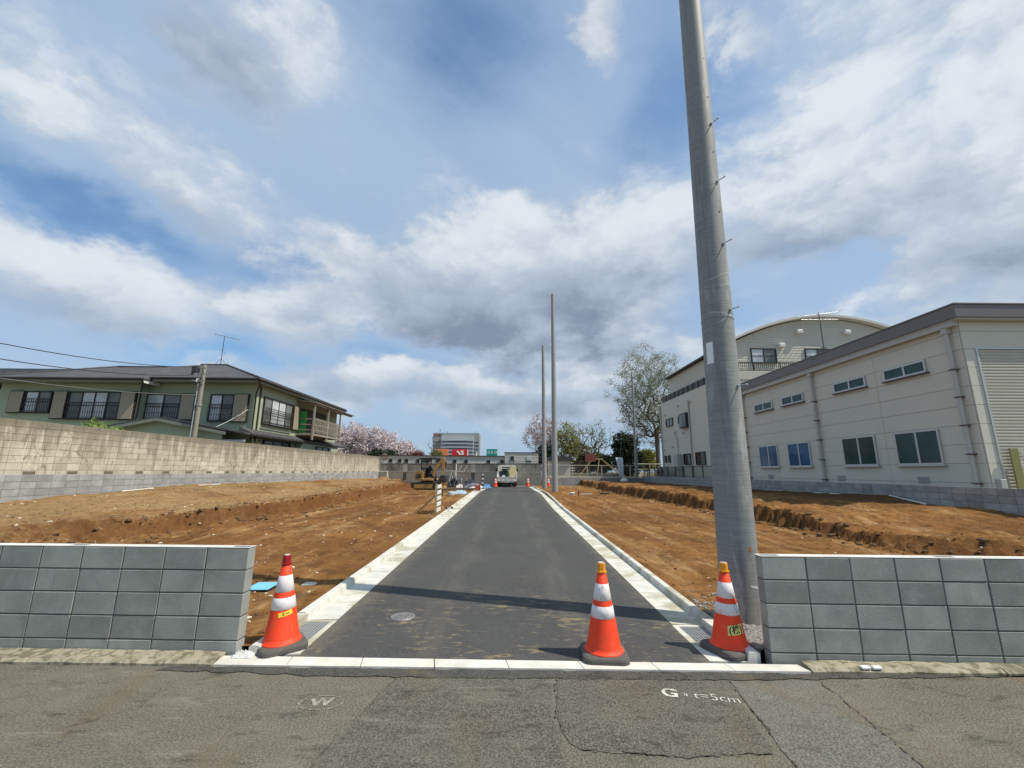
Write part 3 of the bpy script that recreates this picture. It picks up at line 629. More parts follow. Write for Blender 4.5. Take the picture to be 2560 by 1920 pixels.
# small round iron lid in the road
ml = thing('valve_lid', 'small round iron valve lid set into the new asphalt', 'lid', (-1.19, 5.28, zs(5.28)+.012))
mb = MB(); mb.lathe([(.100, -.03), (.138, -.03), (.138, .002), (.128, .006), (.108, .006), (.100, .001)], 36, caps=False); part('ring', mb, iron, ml, False)
mb = MB(); mb.lathe([(.097, -.03), (.097, .003), (.090, .005), (.0, .0055)], 36)
for k in range(8):
    a = k*math.pi/4; mb.bar((.03*math.cos(a), .03*math.sin(a), .007), (.08*math.cos(a), .08*math.sin(a), .007), .012, .005)
part('cover', mb, iron, ml, False)

# ------------------------------------------------------------------ low block walls on the street
blk = MB().cbox(-.1952, .1952, -.0, .115, -.0945, .0945, .004).mesh('block', front_block)
def front_wall(name, label, cat_x, d, ztop, cols):
    # cat_x: x of the end beside the road; d: direction away from the road (+1/-1)
    ang = math.atan(-.03); w = thing(name, label, 'block wall', (cat_x+d*1.2, 4.21-.03*cat_x, 0))
    core = MB(); L = cols*.4
    ca, sa = math.cos(ang), math.sin(ang); x0, y0 = cat_x, 4.21-.03*cat_x
    def P(u, v): return (x0+d*u*ca-v*sa*1.0, y0+d*u*sa+v*ca)
    def obox(mb, u0, u1, v0, v1, z0, z1):
        q = [P(u0, v0), P(u1, v0), P(u1, v1), P(u0, v1)]; mb.prism([(a, b, z0) for a, b in q], (0, 0, z1-z0))
    obox(core, .008, L-.002, .008, .107, -.2, ztop-.004); part('mortar', core, front_core, w)
    for r in range(5):
        zt = ztop-.2*r; zc = zt-.1
        for c in range(cols):
            u = .2+.4*c; q = P(u, 0)
            jr = random.Random(c*31+r*7+int(cat_x*10)); o = link('block', blk, w, loc=(q[0]+jr.uniform(-.0015, .0015), q[1]+jr.uniform(-.0022, .0012), zc+jr.uniform(-.0012, .0012)), rotz=ang+jr.uniform(-.004, .004)); o.rotation_euler.y = jr.uniform(-.003, .003)
    # paler top plates with sunlit tone painted in, dark plates for open cells
    cap = MB(); hol = [0.015+i*1.6 for i in range(int(L/1.6)+1)]; u = 0.0; segs = []
    for h in hol:
        if h > u: segs.append((u, h))
        u = h+.17
    segs.append((u, L))
    for a, b in segs: obox(cap, a, b, .0, .115, ztop-.0005, ztop+.004)
    for h in hol:
        obox(cap, h, h+.17, 0, .028, ztop-.0005, ztop+.004); obox(cap, h, h+.17, .088, .115, ztop-.0005, ztop+.004)
    part('top_face', cap, pale_cap, w)
    cell = MB()
    for h in hol: obox(cell, h+.001, h+.169, .029, .087, ztop-.0005, ztop+.0008)  # flat dark plates paint the shade inside the open cells
    part('cell_grout', cell, mat('cell_mortar', (.11, .112, .105), .3, 9, .95, .2), w)
    return w
front_wall('street_wall', 'new low wall of slate grey blocks beside the cone with the red lamp', -2.45, -1, .925, 14)
front_wall('street_wall', 'new low wall of slate grey blocks beside the big steel pole', 2.32, 1, .895, 14)

# ------------------------------------------------------------------ long walls along the two plots
def long_wall(name, label, P0, ang, L, face, rows, ztop, block_mesh, far_mat, mortar, thick, near_sorted, limit=300, special=None, t0=0.0):
    """stacked blocks along a line; face=+1: visible face looks to +x, -1: to -x"""
    w = thing(name, label, 'block wall', (P0[0], P0[1]+1.0, 0))
    d = Vector((math.sin(ang), math.cos(ang), 0)); n = Vector((math.cos(ang), -math.sin(ang), 0))*face
    cols = int(L/.4); core = MB()
    a = Vector(P0)+d*0; b = a+d*(cols*.4); zb = ztop-.2*rows
    q = [a-n*.008, b-n*.008, b-n*(thick), a-n*thick]
    core.prism([(p.x, p.y, zb) for p in q], (0, 0, rows*.2-.003)); part('mortar', core, mortar, w)
    rot = (math.pi/2-ang) if face > 0 else (-math.pi/2-ang)
    cells = sorted(((c, r) for c in range(cols) for r in range(rows)), key=lambda k: near_sorted(k[0], k[1]))
    rest = MB(); cnt = 0
    for c, r in cells:
        p = a+d*(.2+.4*c); zc = ztop-.2*r-.1
        if special and special(w, c, r, p, zc, rot, n, d): continue
        if cnt < limit:
            link('block', block_mesh, w, loc=(p.x, p.y, zc), rotz=rot); cnt += 1
        else:
            e0 = p-d*.196; e1 = p+d*.196; i = -n*.03
            rest.prism([(e0.x, e0.y, zc-.096), (e1.x, e1.y, zc-.096), ((e1+i).x, (e1+i).y, zc-.096), ((e0+i).x, (e0+i).y, zc-.096)], (0, 0, .192))
    if rest.v: part('far_blocks', rest, far_mat, w, kind='stuff')
    return w
AL = R(1.72)
def PL(y, off=0.0): return (-14.07/math.cos(AL)+y*math.tan(AL)+off, y, 0)
vb = MB()
for (x0, x1, z0, z1) in ((-.1955, .1955, -.0955, -.03), (-.1955, -.165, -.03, .0955), (.165, .1955, -.03, .0955), (-.165, .165, .070, .0955)): vb.box(x0, x1, 0, .09, z0, z1)
for s in (-1, 1):
    for k in range(5):
        a0 = math.pi/2*k/5; a1 = math.pi/2*(k+1)/5
        vb.bar((s*.11*math.cos(a0), .03, -.03+.11*math.sin(a0)*.75), (s*.11*math.cos(a1), .03, -.03+.11*math.sin(a1)*.75), .05, .034, (0, 1, 0))
    vb.bar((s*.04, .03, .03), (s*.05, .03, .072), .05, .02, (0, 1, 0))
vent_mesh = vb.mesh('vent_block', old_block)
vdark = MB().box(-.165, .165, .075, .082, -.03, .07).mesh('vent_void', black)
oblk = MB().cbox(-.196, .196, 0, .10, -.096, .096, .004).mesh('block', old_block)
nblk = MB().cbox(-.196, .196, 0, .10, -.096, .096, .004).mesh('block', new_block)
def old_special(w, c, r, p, zc, rot, n, d):
    if r == 7 and c % 3 == 1:
        v = link('vent_block', vent_mesh, w, loc=(p.x, p.y, zc), rotz=rot); q = link('vent_void', vdark, v, True, loc=(p.x, p.y, zc), rotz=rot); return True
    return False
long_wall('boundary_wall', 'tall old boundary wall of stained cream blocks in front of the green house', PL(9.6, -.06), AL, 34.2, 1, 8, 3.0, oblk, old_block, mortar_old, .12, lambda c, r: c+.001*r if r < 8 else 999, special=old_special)
long_wall('boundary_wall', 'new pale grey block wall along the foot of the old stained wall', PL(9.6), AL, 34.2, 1, 5, 1.48, nblk, new_block, mortar_new, .055, lambda c, r: c+r*.001+(0 if r < 4 else 20))
long_wall('boundary_wall', 'new low grey block wall in front of the white warehouse', (13.0, 8.4, 0), 0.0, 34.4, -1, 5, 1.285, nblk, new_block, mortar_new, .12, lambda c, r: c+r*.001+(0 if r < 4 else 20))

# ------------------------------------------------------------------ bare plots
FOOT_L = [(4, -8.7), (8, -8.9), (10.2, -8.6), (11.6, -8.6), (13, -8.25), (14.75, -7.6), (19.2, -7.32), (28.4, -7.05), (31, -7.0), (33, -7.6), (35, -9.5), (44, -10.5)]
FOOT_R = [(4, 9.6), (8.4, 8.7), (9.45, 7.95), (11, 7.98), (13.5, 7.75), (16.3, 7.8), (19.3, 7.55), (23.5, 7.35), (25, 6.9), (38, 6.6), (44, 6.6)]
WALL_L = [(4, .70), (12, .74), (13.3, .80), (15.2, .90), (18, 1.02), (25.6, .96), (44, 1.02)]
WALL_R = [(4, .5), (9, .52), (11.1, .60), (12.1, .74), (13.6, .72), (14.5, .92), (20, .80), (23, .78), (43, .66)]
def h_dirt(x, y):
    s = -1 if x < 0 else 1; ax = abs(x)
    f = abs(interp(y, FOOT_L if s < 0 else FOOT_R)); wallz = interp(y, WALL_L if s < 0 else WALL_R); wallx = 13.6 if s < 0 else 13.0
    f += .30*fbm(y*.45, s*3.1, 1.7, 3)+.20*fbm(y*2.4, s*5.0, 4.4, 4)+.12*fbm(y*7.0, x*1.5, 2.2, 4)
    d = ax-f; base = zs(y)
    fl = base+.015+.032*fbm(x*.8, y*.55, 2.0, 4)+.020*fbm(x*4, y*4, 3.0, 5)+.022*max(0, fbm(x*2.2, y*1.6, 21.0, 5)-.12)
    if ax < 2.9: fl = fl*(1-smooth(2.9, 2.25, ax))+(base+.055)*smooth(2.9, 2.25, ax)
    if s < 0 and 29.5 < y < 33.5: fl += 0
    for cx, ph in (((-3.9, 0), (-5.3, .04)) if s < 0 else ((4.1, .02), (5.5, .05))):
        q_ = x-cx-.45*math.sin(y*.16+s)-.25*math.sin(y*.41+2*s)
        if abs(q_) < .24 and y < 30:
            e_ = smooth(.24, .15, abs(q_))*smooth(-.25, .15, fbm(x*.7, y*.5, 41.0, 3)); fl += e_*(-.016+.012*(1 if math.sin((y+ph)*2*math.pi/.22) > 0 else -1))+.014*math.exp(-((abs(q_)-.21)/.035)**2)*smooth(-.25, .15, fbm(x*.7, y*.5, 41.0, 3))
    top = base+(.42 if s < 0 else .43*(1+.45*fbm(y*.33, 3.0, 17.0, 3))*(.55+.45*smooth(8.0, 12.5, y)))+.05*fbm(x*.6, y*.4, 7.0, 3)+.06*fbm(x*1.6, y*1.6, 6.0, 4)+.026*fbm(x*6, y*6, 8.0, 4)
    k = smooth(1.5, wallx-f, d); top = top*(1-k)+(wallz+.05*fbm(x*1.3, y*.9, 5, 4))*k
    wdt = .10+.20*abs(fbm(y*1.3, s*2.0, 9.0, 3))
    if s < 0 and y < 11.5: wdt += .9*smooth(11.5, 8.5, y)
    if s > 0 and y < 10.0: wdt += .8*smooth(10.5, 8.5, y)
    t = min(1, max(0, d/wdt)); t = t**.7
    z = fl+(top-fl)*t
    lip = .045*math.exp(-((d-wdt)/.22)**2)*(1+fbm(y*3, x, 3)); z += lip
    foot = .05*math.exp(-((d+.12)/.2)**2)*max(0, fbm(y*4, x*4, 11.0, 3)+.4); z += foot
    if .0 < d < wdt: z += .12*fbm(x*5, y*8, 12.0, 4)*4*t*(1-t)
    if s > 0:
        z += .09*math.exp(-(((x-4.35)/.35)**2+((y-7.3)/.22)**2))*(fbm(x*9, y*9, 1)+.2)
        z += .10*math.exp(-((y-4.75)/.45)**2)*smooth(2.9, 4.2, x)*(.8+fbm(x*5, y*5, 2))*(1 if y < 7 else 0)
    if s < 0: z += .16*math.exp(-(((x+11.0)/.55)**2+((y-38.5)/.6)**2))*2
    return z
def dirt_grid(name, x0, x1, m):
    ysl = [4.36]
    while ysl[-1] < 43.6: ysl.append(ysl[-1]+.035+.0042*(ysl[-1]-4))
    nx = int(abs(x1-x0)/.065); xsl = [x0+(x1-x0)*i/nx for i in range(nx+1)]
    vs_ = []
    for y in ysl:
        for x in xsl:
            jx = x+(.02*fbm(x*9, y*9, 31.0, 2) if xsl[0] != x != xsl[-1] else 0)
            vs_.append((jx, y, h_dirt(x, y)))
    W = nx+1; fs = [(j*W+i, j*W+i+1, (j+1)*W+i+1, (j+1)*W+i) for j in range(len(ysl)-1) for i in range(nx)]
    mb = MB(); mb.v = vs_; mb.f = fs if x1 > x0 else [f[::-1] for f in fs]; mb.smooth = [True]*len(fs)
    o = link(name, mb.fastmesh(name, m), kind='structure'); return o
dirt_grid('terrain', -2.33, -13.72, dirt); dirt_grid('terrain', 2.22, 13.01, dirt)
ICO = [(0, 0, 1), (.89, 0, .45), (.28, .85, .45), (-.72, .53, .45), (-.72, -.53, .45), (.28, -.85, .45), (.72, .53, -.45), (-.28, .85, -.45), (-.89, 0, -.45), (-.28, -.85, -.45), (.72, -.53, -.45), (0, 0, -1)]
ICF = [(0, 1, 2), (0, 2, 3), (0, 3, 4), (0, 4, 5), (0, 5, 1), (1, 6, 2), (2, 7, 3), (3, 8, 4), (4, 9, 5), (5, 10, 1), (6, 7, 2), (7, 8, 3), (8, 9, 4), (9, 10, 5), (10, 6, 1), (11, 7, 6), (11, 8, 7), (11, 9, 8), (11, 10, 9), (11, 6, 10)]
def pebble(mb, x, y, z, s, rg, flat=.6):
    a = rg.random()*6.28; ca, sa = math.cos(a), math.sin(a); sx, sy, sz = s*(.7+.6*rg.random()), s*(.6+.4*rg.random()), s*flat*(.6+.5*rg.random())
    V = []
    for p in ICO:
        j = .82+.36*rg.random(); u, v, w = p[0]*sx*j, p[1]*sy*j, p[2]*sz*j
        V.append((x+u*ca-v*sa, y+u*sa+v*ca, z+w))
    mb.add(V, ICF)
def scatter(name, label, cat, m, n, fn, seed, smin, smax, flat=.6, pw=2.5):
    rg = random.Random(seed); mb = MB(); k = 0
    while k < n:
        x, y = fn(rg); s = smin+(smax-smin)*rg.random()**pw
        pebble(mb, x, y, h_dirt(x, y)+s*flat*.25, s, rg, flat); k += 1
    o = link(name, mb.fastmesh(name, m), kind='stuff'); return tag(o, label, cat)
def yr(rg, a=5.0, b=40.0): return a+(b-a)*rg.random()**1.8
scatter('scattered_stones', 'pale stones strewn over the bare soil below the old stained wall', 'stones', stone_l, 1100, lambda g: (-2.6-10.8*g.random(), yr(g)), 1, .006, .048, .6, 3.0)
scatter('scattered_stones', 'pale stones strewn over the bare soil before the warehouse', 'stones', stone_l, 380, lambda g: (2.5+10.2*g.random(), yr(g)), 2, .005, .038, .6, 3.0)
def bank(side, sp):
    def f(g):
        y = 7+31*g.random()**1.4; x = abs(interp(y, FOOT_L if side < 0 else FOOT_R))+sp*g.gauss(-.05, .33); return side*x, y
    return f
scatter('soil_clods', 'brown soil clods fallen along the bank below the old stained wall', 'soil', clod_m, 1300, bank(-1, 1), 3, .010, .085, .7, 3.0)
scatter('soil_clods', 'brown soil clods fallen along the bank before the warehouse', 'soil', clod_m, 1000, bank(1, 1), 4, .010, .085, .7, 3.0)
scatter('loose_clods', 'loose crumbs of soil on the plot beside the blue lid', 'soil', clod_m, 3200, lambda g: (-2.4-11*g.random(), yr(g, 4.6, 26)), 5, .006, .030, .7)
scatter('loose_clods', 'loose crumbs of soil on the plot beside the steel pole', 'soil', clod_m, 3200, lambda g: (2.3+10.4*g.random(), yr(g, 4.6, 26)), 6, .006, .030, .7)
def gr(g):
    if g.random() < .55: return 2.30+abs(g.gauss(0, .28)), 4.32+abs(g.gauss(0, .55))
    return 2.35+6.5*g.random(), 4.35+abs(g.gauss(0, .55))
scatter('grey_gravel', 'grey crushed gravel heaped round the foot of the big steel pole', 'gravel', gravel_m, 4200, gr, 7, .008, .034, .8, 1.6)
# white plastic edging strips lying at the feet of the long walls
def strip(x0, y0, x1, y1, w, label):
    mb = MB(); z0, z1 = h_dirt(x0, y0)+.02, h_dirt(x1, y1)+.02; mb.bar((x0, y0, z0), (x1, y1, z1), w, .03); solo('plank', mb, white_p, label, 'plank')
strip(-13.3, 15.2, -13.2, 16.4, .05, 'white plank lying where the pale grey wall meets dark felt')
strip(-13.1, 18.6, -13.05, 19.9, .05, 'white plank lying on the crest of the soil by the grey wall')
strip(12.75, 13.4, 12.72, 14.6, .06, 'short white strip lying on soil below the warehouse louvre')
strip(12.75, 16.8, 12.72, 18.2, .05, 'short white strip lying on the dark soil mound by the low wall')
# light blue meter box lid
ml = thing('meter_box', 'light blue plastic meter box lid on the soil behind the red-lamp cone', 'meter box', (-3.35, 6.29, h_dirt(-3.35, 6.29)), R(4))
part('box', MB().cbox(-.14, .14, -.18, .18, -.06, .025, .006), soil_dark, ml, False); part('lid', MB().cbox(-.150, .150, -.190, .190, .026, .042, .006), blue_lid, ml, False)

# torn roots hanging out of the cut bank
rg = random.Random(9); mb = MB()
for i in range(46):
    sd_ = -1 if i % 3 else 1; y = 8.5+18*rg.random()**1.3; x = sd_*(abs(interp(y, FOOT_L if sd_ < 0 else FOOT_R))+.12+.25*rg.random()); z = h_dirt(x, y)+.02; L_ = .12+.35*rg.random(); a = rg.random()*6.28
    mb.tube([(x, y, z), (x+L_*.35*math.cos(a), y+L_*.4*math.sin(a), z+L_*.25*rg.random()), (x-sd_*L_*.6, y+L_*.5*math.sin(a), z-L_*.55*rg.random())], [.007, .006, .003], 5)
tag(link('torn_roots', mb.fastmesh('torn_roots', mat('pale_root', (.34, .25, .15), .2, 9, .9, .1)), kind='stuff'), 'pale torn roots sticking out of the cut soil banks', 'roots')
# ------------------------------------------------------------------ traffic cones
def cone_r(z): return .158+(.043-.158)*((z-.055)/(.70-.055))
def make_cone(label, loc, rotz, tilt, lampm, whitem, sticker, group, h=1.0):
    t = thing('traffic_cone', label, 'traffic cone', loc, rotz, group); t.rotation_euler = (tilt[0], tilt[1], rotz); t.scale = (1, 1, h)
    mb = MB(); a, c = .205, .075; pr = []
    for sx, sy in ((1, 1), (-1, 1), (-1, -1), (1, -1)):
        for k in range(5):
            th = {(1, 1): 0, (-1, 1): 90, (-1, -1): 180, (1, -1): 270}[(sx, sy)]+22.5*k
            pr.append((sx*(a-c)+c*math.cos(R(th)), sy*(a-c)+c*math.sin(R(th))))
    lv = [(1.0, 0.0), (1.0, .030), (.965, .045), (.86, .055)]; n = len(pr); V = [(x*s, y*s, z) for s, z in lv for x, y in pr]
    mb.add(V, [(i*n+k, i*n+(k+1) % n, (i+1)*n+(k+1) % n, (i+1)*n+k) for i in range(3) for k in range(n)], False); mb.poly(V[-n:]); mb.poly(V[:n][::-1])
    part('base', mb, rubber, t, False)
    mb = MB(); mb.lathe([(.173, .050), (.176, .058), (.170, .066), (.160, .070), (cone_r(.10), .10), (cone_r(.40), .40), (cone_r(.70), .70), (.036, .706), (.030, .706)], 40); part('body', mb, orange, t, False)
    for z0, z1, n_ in ((.337, .433, 'band'), (.482, .618, 'band')):
        b = MB(); b.lathe([(cone_r(z0)+.0005, z0-.001), (cone_r(z0)+.0022, z0), (cone_r(z1)+.0022, z1), (cone_r(z1)+.0005, z1+.001)], 40, caps=False); part(n_, b, whitem, t, False)
    if lampm:
        l = MB(); l.lathe([(.030, .700), (.034, .705), (.034, .716)], 16); 
        hx = [(math.cos(R(45*k+22.5)), math.sin(R(45*k+22.5))) for k in range(8)]
        lv = [(.050, .712), (.050, .724), (.041, .726), (.038, .790), (.035, .794)]
        V = [(x*r, y*r, z) for r, z in lv for x, y in hx]; l.add(V, [(i*8+k, i*8+(k+1) % 8, (i+1)*8+(k+1) % 8, (i+1)*8+k) for i in range(4) for k in range(8)]); l.poly(V[:8][::-1]); l.poly(V[-8:])
        lp = part('warning_lamp', l, lampm, t, False)
        c_ = MB(); c_.cbox(-.024, .024, -.024, .024, .794, .801, .003); part('solar_cell', c_, lamp_top, lp, False)
    def patch(a0, a1, z0, z1, tl=0.0, off=.004):
        b = MB(); k = 14; G = []
        for i in range(k+1):
            u = i/k; a_ = a0+(a1-a0)*u; zz = (tl*(u-.5))
            G.append([(math.cos(a_)*(cone_r(z)+off), math.sin(a_)*(cone_r(z)+off), z) for z in (z0+zz, (z0+z1)/2+zz, z1+zz)])
        for p, q in zip(G, G[1:]): b.quad(p[0], q[0], q[1], p[1]); b.quad(p[1], q[1], q[2], p[2])
        return b
    if sticker:
        a0, a1, z0, z1, tl, sm, txt, ts = sticker
        s = part('sticker', patch(a0, a1, z0, z1, tl), sm, t, False)
        tm = text_mesh(txt, ts, 0, .0012); am = (a0+a1)/2; zm = (z0+z1)/2; rr = cone_r(zm); V = []
        for x, y, _ in tm.v:
            an = am+x/rr; u = (an-a0)/(a1-a0); z = zm+y+tl*(u-.5); r_ = cone_r(z)+.0056; V.append((math.cos(an)*r_, math.sin(an)*r_, z))
        tm.v = V; part('lettering', tm, ink, s, False)
    return t
G1 = 'traffic cones across the entrance'
C1 = (-2.13, 4.44, zs(4.44)+.016); C2 = (.875, 4.27, .0185); C3 = (2.085, 4.40, .018)
make_cone('orange traffic cone with a red warning lamp beside the gutter grating', C1, R(38), (0, R(-2.0), 0), lamp_r, cone_white, (R(-122), R(-62), .288, .325, .020, yellow_s, '工 ▪▪', .026), G1, 1.03)
make_cone('scuffed orange cone with an amber lamp standing on the white kerb', C2, R(-4), (R(1.0), 0, 0), lamp_a, cone_scuff, None, G1, 1.0)
make_cone('scuffed orange cone with a yellow company label at the steel pole', C3, R(24), (0, R(1.0), 0), lamp_a, cone_scuff, (R(-142), R(-78), .180, .262, .020, yellow_p, '(株)', .078), G1, .97)
G2 = 'traffic cones at the far end of the road'
for i, (x, y, lab) in enumerate(((1.61, 36.5, 'small far orange cone at the road end right of the truck'), (3.30, 36.3, 'small far orange cone between the two tall concrete poles'), (-1.06, 35.3, 'small far orange cone touching the rear corner of the truck'), (-3.55, 37.4, 'small far orange cone behind the pile of white bags'))):
    make_cone(lab, (x, y, zs(y)+.012 if y < 36.05 else .402), 0, (0, 0, 0), None, cone_white, None, G2, 1.0)

# ------------------------------------------------------------------ steel pole in front, poles behind
def pole(name, label, x, y, z0, z1, r0, r1, m, lean=(0, 0), seg=48, bolts=True, group=None, rings=()):
    t = thing(name, label, 'utility pole', (x, y, z0), 0, group); H = z1-z0
    def P(h): return Vector((lean[0]*h, lean[1]*h, h))
    def rad(h): return r0+(r1-r0)*h/H
    mb = MB(); hs = [-.3]+[H*i/14 for i in range(15)]; mb.tube([P(h) for h in hs], [rad(max(0, h)) for h in hs], seg); part('shaft', mb, m, t, False)
    for h, ex in rings:
        rb = MB(); rb.tube([P(h), P(h+ex)], [rad(h)+.004, rad(h+ex)+.004], seg); part('joint_band', rb, m, t, False)
    return t, P, rad
t, P, rad = pole('utility_pole', 'thick galvanised steel utility pole with step bolts beside the street wall', 2.60, 5.12, .0, 14.2, .214, .100, galv, (.0088, 0), rings=((3.52, .012),))
def step_bolt(h, ang):
    b = MB(); a = R(ang); d = Vector((math.cos(a), math.sin(a), .0)); p = P(h); r_ = rad(h)
    b.tube([p+d*(r_-.01), p+d*(r_+.02)], .020, 12); b.tube([p+d*r_, p+d*(r_+.11)], .007, 8); b.tube([p+d*(r_+.105), p+d*(r_+.12)], .012, 10)
    part('step_bolt', b, steel, t, False)
def hole(h, ang):
    b = MB(); a = R(ang); d = Vector((math.cos(a), math.sin(a), 0)); p = P(h); r_ = rad(h); b.tube([p+d*(r_-.004), p+d*(r_+.003)], .013, 12); part('bolt_socket', b, black, t, False)
for h in (2.66, 3.62, 4.52, 5.42, 6.32, 10.8): step_bolt(h, -62)
for h in (4.97, 5.87, 6.75, 7.4, 8.6): hole(h, -66)
lb = MB(); h0, h1 = 2.95, 3.22
for k in range(8):
    a0, a1 = R(-168+3.6*k), R(-168+3.6*(k+1))
    lb.quad(*[tuple(P(h)+Vector((math.cos(a)*(rad(h)+.002), math.sin(a)*(rad(h)+.002), 0))) for a, h in ((a0, h0), (a1, h0), (a1, h1), (a0, h1))])
lp = part('label_plate', lb, sign_white, t, False)
def on_pole(name, m, ang, h, w, hh, tl=0.0):
    b = MB(); k = 6
    for i in range(k):
        a0, a1 = R(ang-w/2+w*i/k), R(ang-w/2+w*(i+1)/k)
        b.quad(*[tuple(P(q)+Vector((math.cos(a)*(rad(q)+.0015), math.sin(a)*(rad(q)+.0015), 0))) for a, q in ((a0, h+tl*(i/k)), (a1, h+tl*((i+1)/k)), (a1, h+hh+tl*((i+1)/k)), (a0, h+hh+tl*(i/k)))])
    return part(name, b, m, t, False)
on_pole('rust_spot', mat('rust_brown', (.30, .13, .05), .3, 30, .9, .1), -78, .80, 9, .05)
on_pole('rust_spot', mat('pale_rust', (.36, .28, .16), .3, 30, .9, .1), -52, 2.22, 7, .10)
chalk = mat('chalk_scrape', (.46, .48, .48), .3, 40, .8, .1)
for h, a, w, tl in ((4.02, -92, 80, .10), (3.92, -70, 50, .06), (3.60, -100, 90, -.06), (3.44, -85, 60, .12), (5.36, -75, 40, .05)): on_pole('scrape', chalk, a, h, w, .010, tl)
on_pole('tape', mat('white_tape', (.62, .62, .60), .1, 20, .6, 0), -75, .44, 24, .022, -.02)
pole('utility_pole', 'far grey concrete pole, the shorter and more distant of the pair', 2.76, 33.6, .30, 11.75, .19, .115, conc_pole, (-.0015, 0), 24)
t2, P, rad = pole('utility_pole', 'far grey concrete pole, the taller and nearer of the pair', 3.06, 28.9, .25, 14.2, .205, .12, conc_pole, (.002, 0), 28, rings=((11.9, .05), (9.4, .03)))
pole('utility_pole', 'slim galvanised pole standing at the end of the low grey wall', 12.55, 42.6, .5, 11.6, .17, .085, galv, (.002, 0), 20, rings=((4.2, .06), (7.2, .05)))
t, P, rad = pole('utility_pole', 'short concrete service pole in front of the green house', -16.5, 22.6, .95, 7.2, .120, .095, wood_grey, (-.004, 0), 20, rings=((4.2, .05),))
for h, dx in ((6.05, .0), (5.72, 0), (5.35, 0)):
    b = MB(); p = P(h); b.bar(p+Vector((-.55, -.16, 0)), p+Vector((.22, -.16, 0)), .06, .06); part('crossarm', b, galv, t, False)
for h, x in ((6.0, -.5), (5.98, -.25), (5.66, -.5), (5.66, -.3), (5.28, -.45), (5.30, -.2)):
    b = MB(); p = P(h)+Vector((x, -.16, 0)); b.tube([p, p+Vector((0, 0, .10))], [.05, .03], 8); b.tube([p+Vector((0, 0, .1)), p+Vector((0, 0, .16))], .045, 8); part('insulator', b, black if x < -.4 else white_p, t, False)
b = MB(); b.cbox(-.5, -.2, -.30, -.05, 5.80, 6.15, .02); part('junction_box', b, darkgrey, t, False)
b = MB(); b.tube([P(h)+Vector((-.17, -.06, 0)) for h in (0, 1.5, 3, 4.5, 5.6)], .03, 8); part('cable_conduit', b, pvc_g, t, False)
b = MB(); b.tube([P(4.0), P(4.16)], rad(4.0)+.03, 16); part('clamp', b, galv, t, False)
def cable(a, b, sag, r, label, m=wire_m):
    a = Vector(a); b = Vector(b); pts = [a.lerp(b, i/24)-Vector((0, 0, sag*4*(i/24)*(1-i/24))) for i in range(25)]
    mb = MB(); mb.tube(pts, r, 6); return solo('overhead_cable', mb, m, label, 'cable')
cable((-15.6, 10.5, 5.30), (-17.0, 22.45, 7.05), .28, .016, 'highest black cable running to the short service pole')
cable((-15.5, 10.5, 4.80), (-17.0, 22.45, 6.62), .30, .016, 'middle black cable running to the short service pole')
cable((-15.3, 10.5, 4.22), (-16.45, 22.45, 5.55), .22, .014, 'lowest grey cable sagging across the green house front', mat('grey_cable', (.16, .16, .15), .05, 5, .6, 0))
cable((-16.4, 22.6, 5.3), (-14.75, 24.1, 4.62), .32, .010, 'short service cable from the pole to the green house wall', wire_m)
cable((-14.8, 24.1, 5.0), (-16.2, 22.9, 3.65), .10, .016, 'white service cable hanging from the corner of the green house', white_p)
# ------------------------------------------------------------------ green two-storey house behind the old wall
house = thing('house', 'two-storey sage green house with dark hip roof behind the old stained wall', 'house', (-20, 29, 1.0))
XR, YF, YB = -14.56, 24.3, 36.0                 # right corner, front of the right wing, rear
k7 = 23.7/24.5
def Lx(x): return x*k7
def Lz(z): return 1.65+(z-1.65)*k7
part('wall', MB().box(-21.0, XR, YF, YB, 1.0, 6.75), wall_green, house)
part('wall', MB().box(-28.5, -20.72, 23.7, 31.5, 1.0, 6.60), wall_green, house)
def hip(x0, x1, y0, y1, ze, rx0, rx1, ry, zr, th=.07):
    mb = MB(); e = [(x0, y0, ze), (x1, y0, ze), (x1, y1, ze), (x0, y1, ze)]; r_ = [(rx0, ry, zr), (rx1, ry, zr)]
    mb.quad(e[0], e[1], r_[1], r_[0]); mb.poly([e[1], e[2], r_[1]]); mb.quad(e[2], e[3], r_[0], r_[1]); mb.poly([e[3], e[0], r_[0]])
    d = (0, 0, -th); E2 = [(a, b, c-th) for a, b, c in e]; mb.poly(E2[::-1])
    for i in range(4): mb.quad(e[i], e[(i+1) % 4], E2[(i+1) % 4], E2[i])
    return mb
r1 = part('roof', hip(-28.4, -14.08, 23.50, 36.75, 6.72, -22.3, -20.4, 30.1, 9.05), roof_m, house)
r2 = part('roof', hip(-28.95, -20.05, 22.95, 31.2, 6.56, -25.2, -22.0, 26.85, 8.08), roof_m, house)
for mb in (MB().tube([(-20.4, 30.1, 9.07), (-14.08, 23.5, 6.75)], .06, 6), MB().tube([(-20.4, 30.1, 9.07), (-22.3, 30.1, 9.07)], .07, 6), MB().tube([(-20.4, 30.1, 9.07), (-14.08, 36.75, 6.75)], .06, 6)): part('ridge_cap', mb, roof_m, r1)
for mb in (MB().tube([(-25.2, 26.85, 8.1), (-28.95, 22.95, 6.58)], .06, 6), MB().tube([(-25.2, 26.85, 8.1), (-22.0, 26.85, 8.1)], .06, 6)): part('ridge_cap', mb, roof_m, r2)
part('fascia', MB().box(-20.0, -14.12, 23.53, 23.57, 6.47, 6.645), fascia, house); part('fascia', MB().box(-14.16, -14.12, 23.58, 36.7, 6.47, 6.645), fascia, house)
part('fascia', MB().box(-28.9, -20.1, 22.98, 23.02, 6.31, 6.485), fascia, house); part('fascia', MB().box(-20.14, -20.10, 23.03, 24.2, 6.31, 6.485), white_p, house)  # right end board in white, its sunlit tone put into the colour
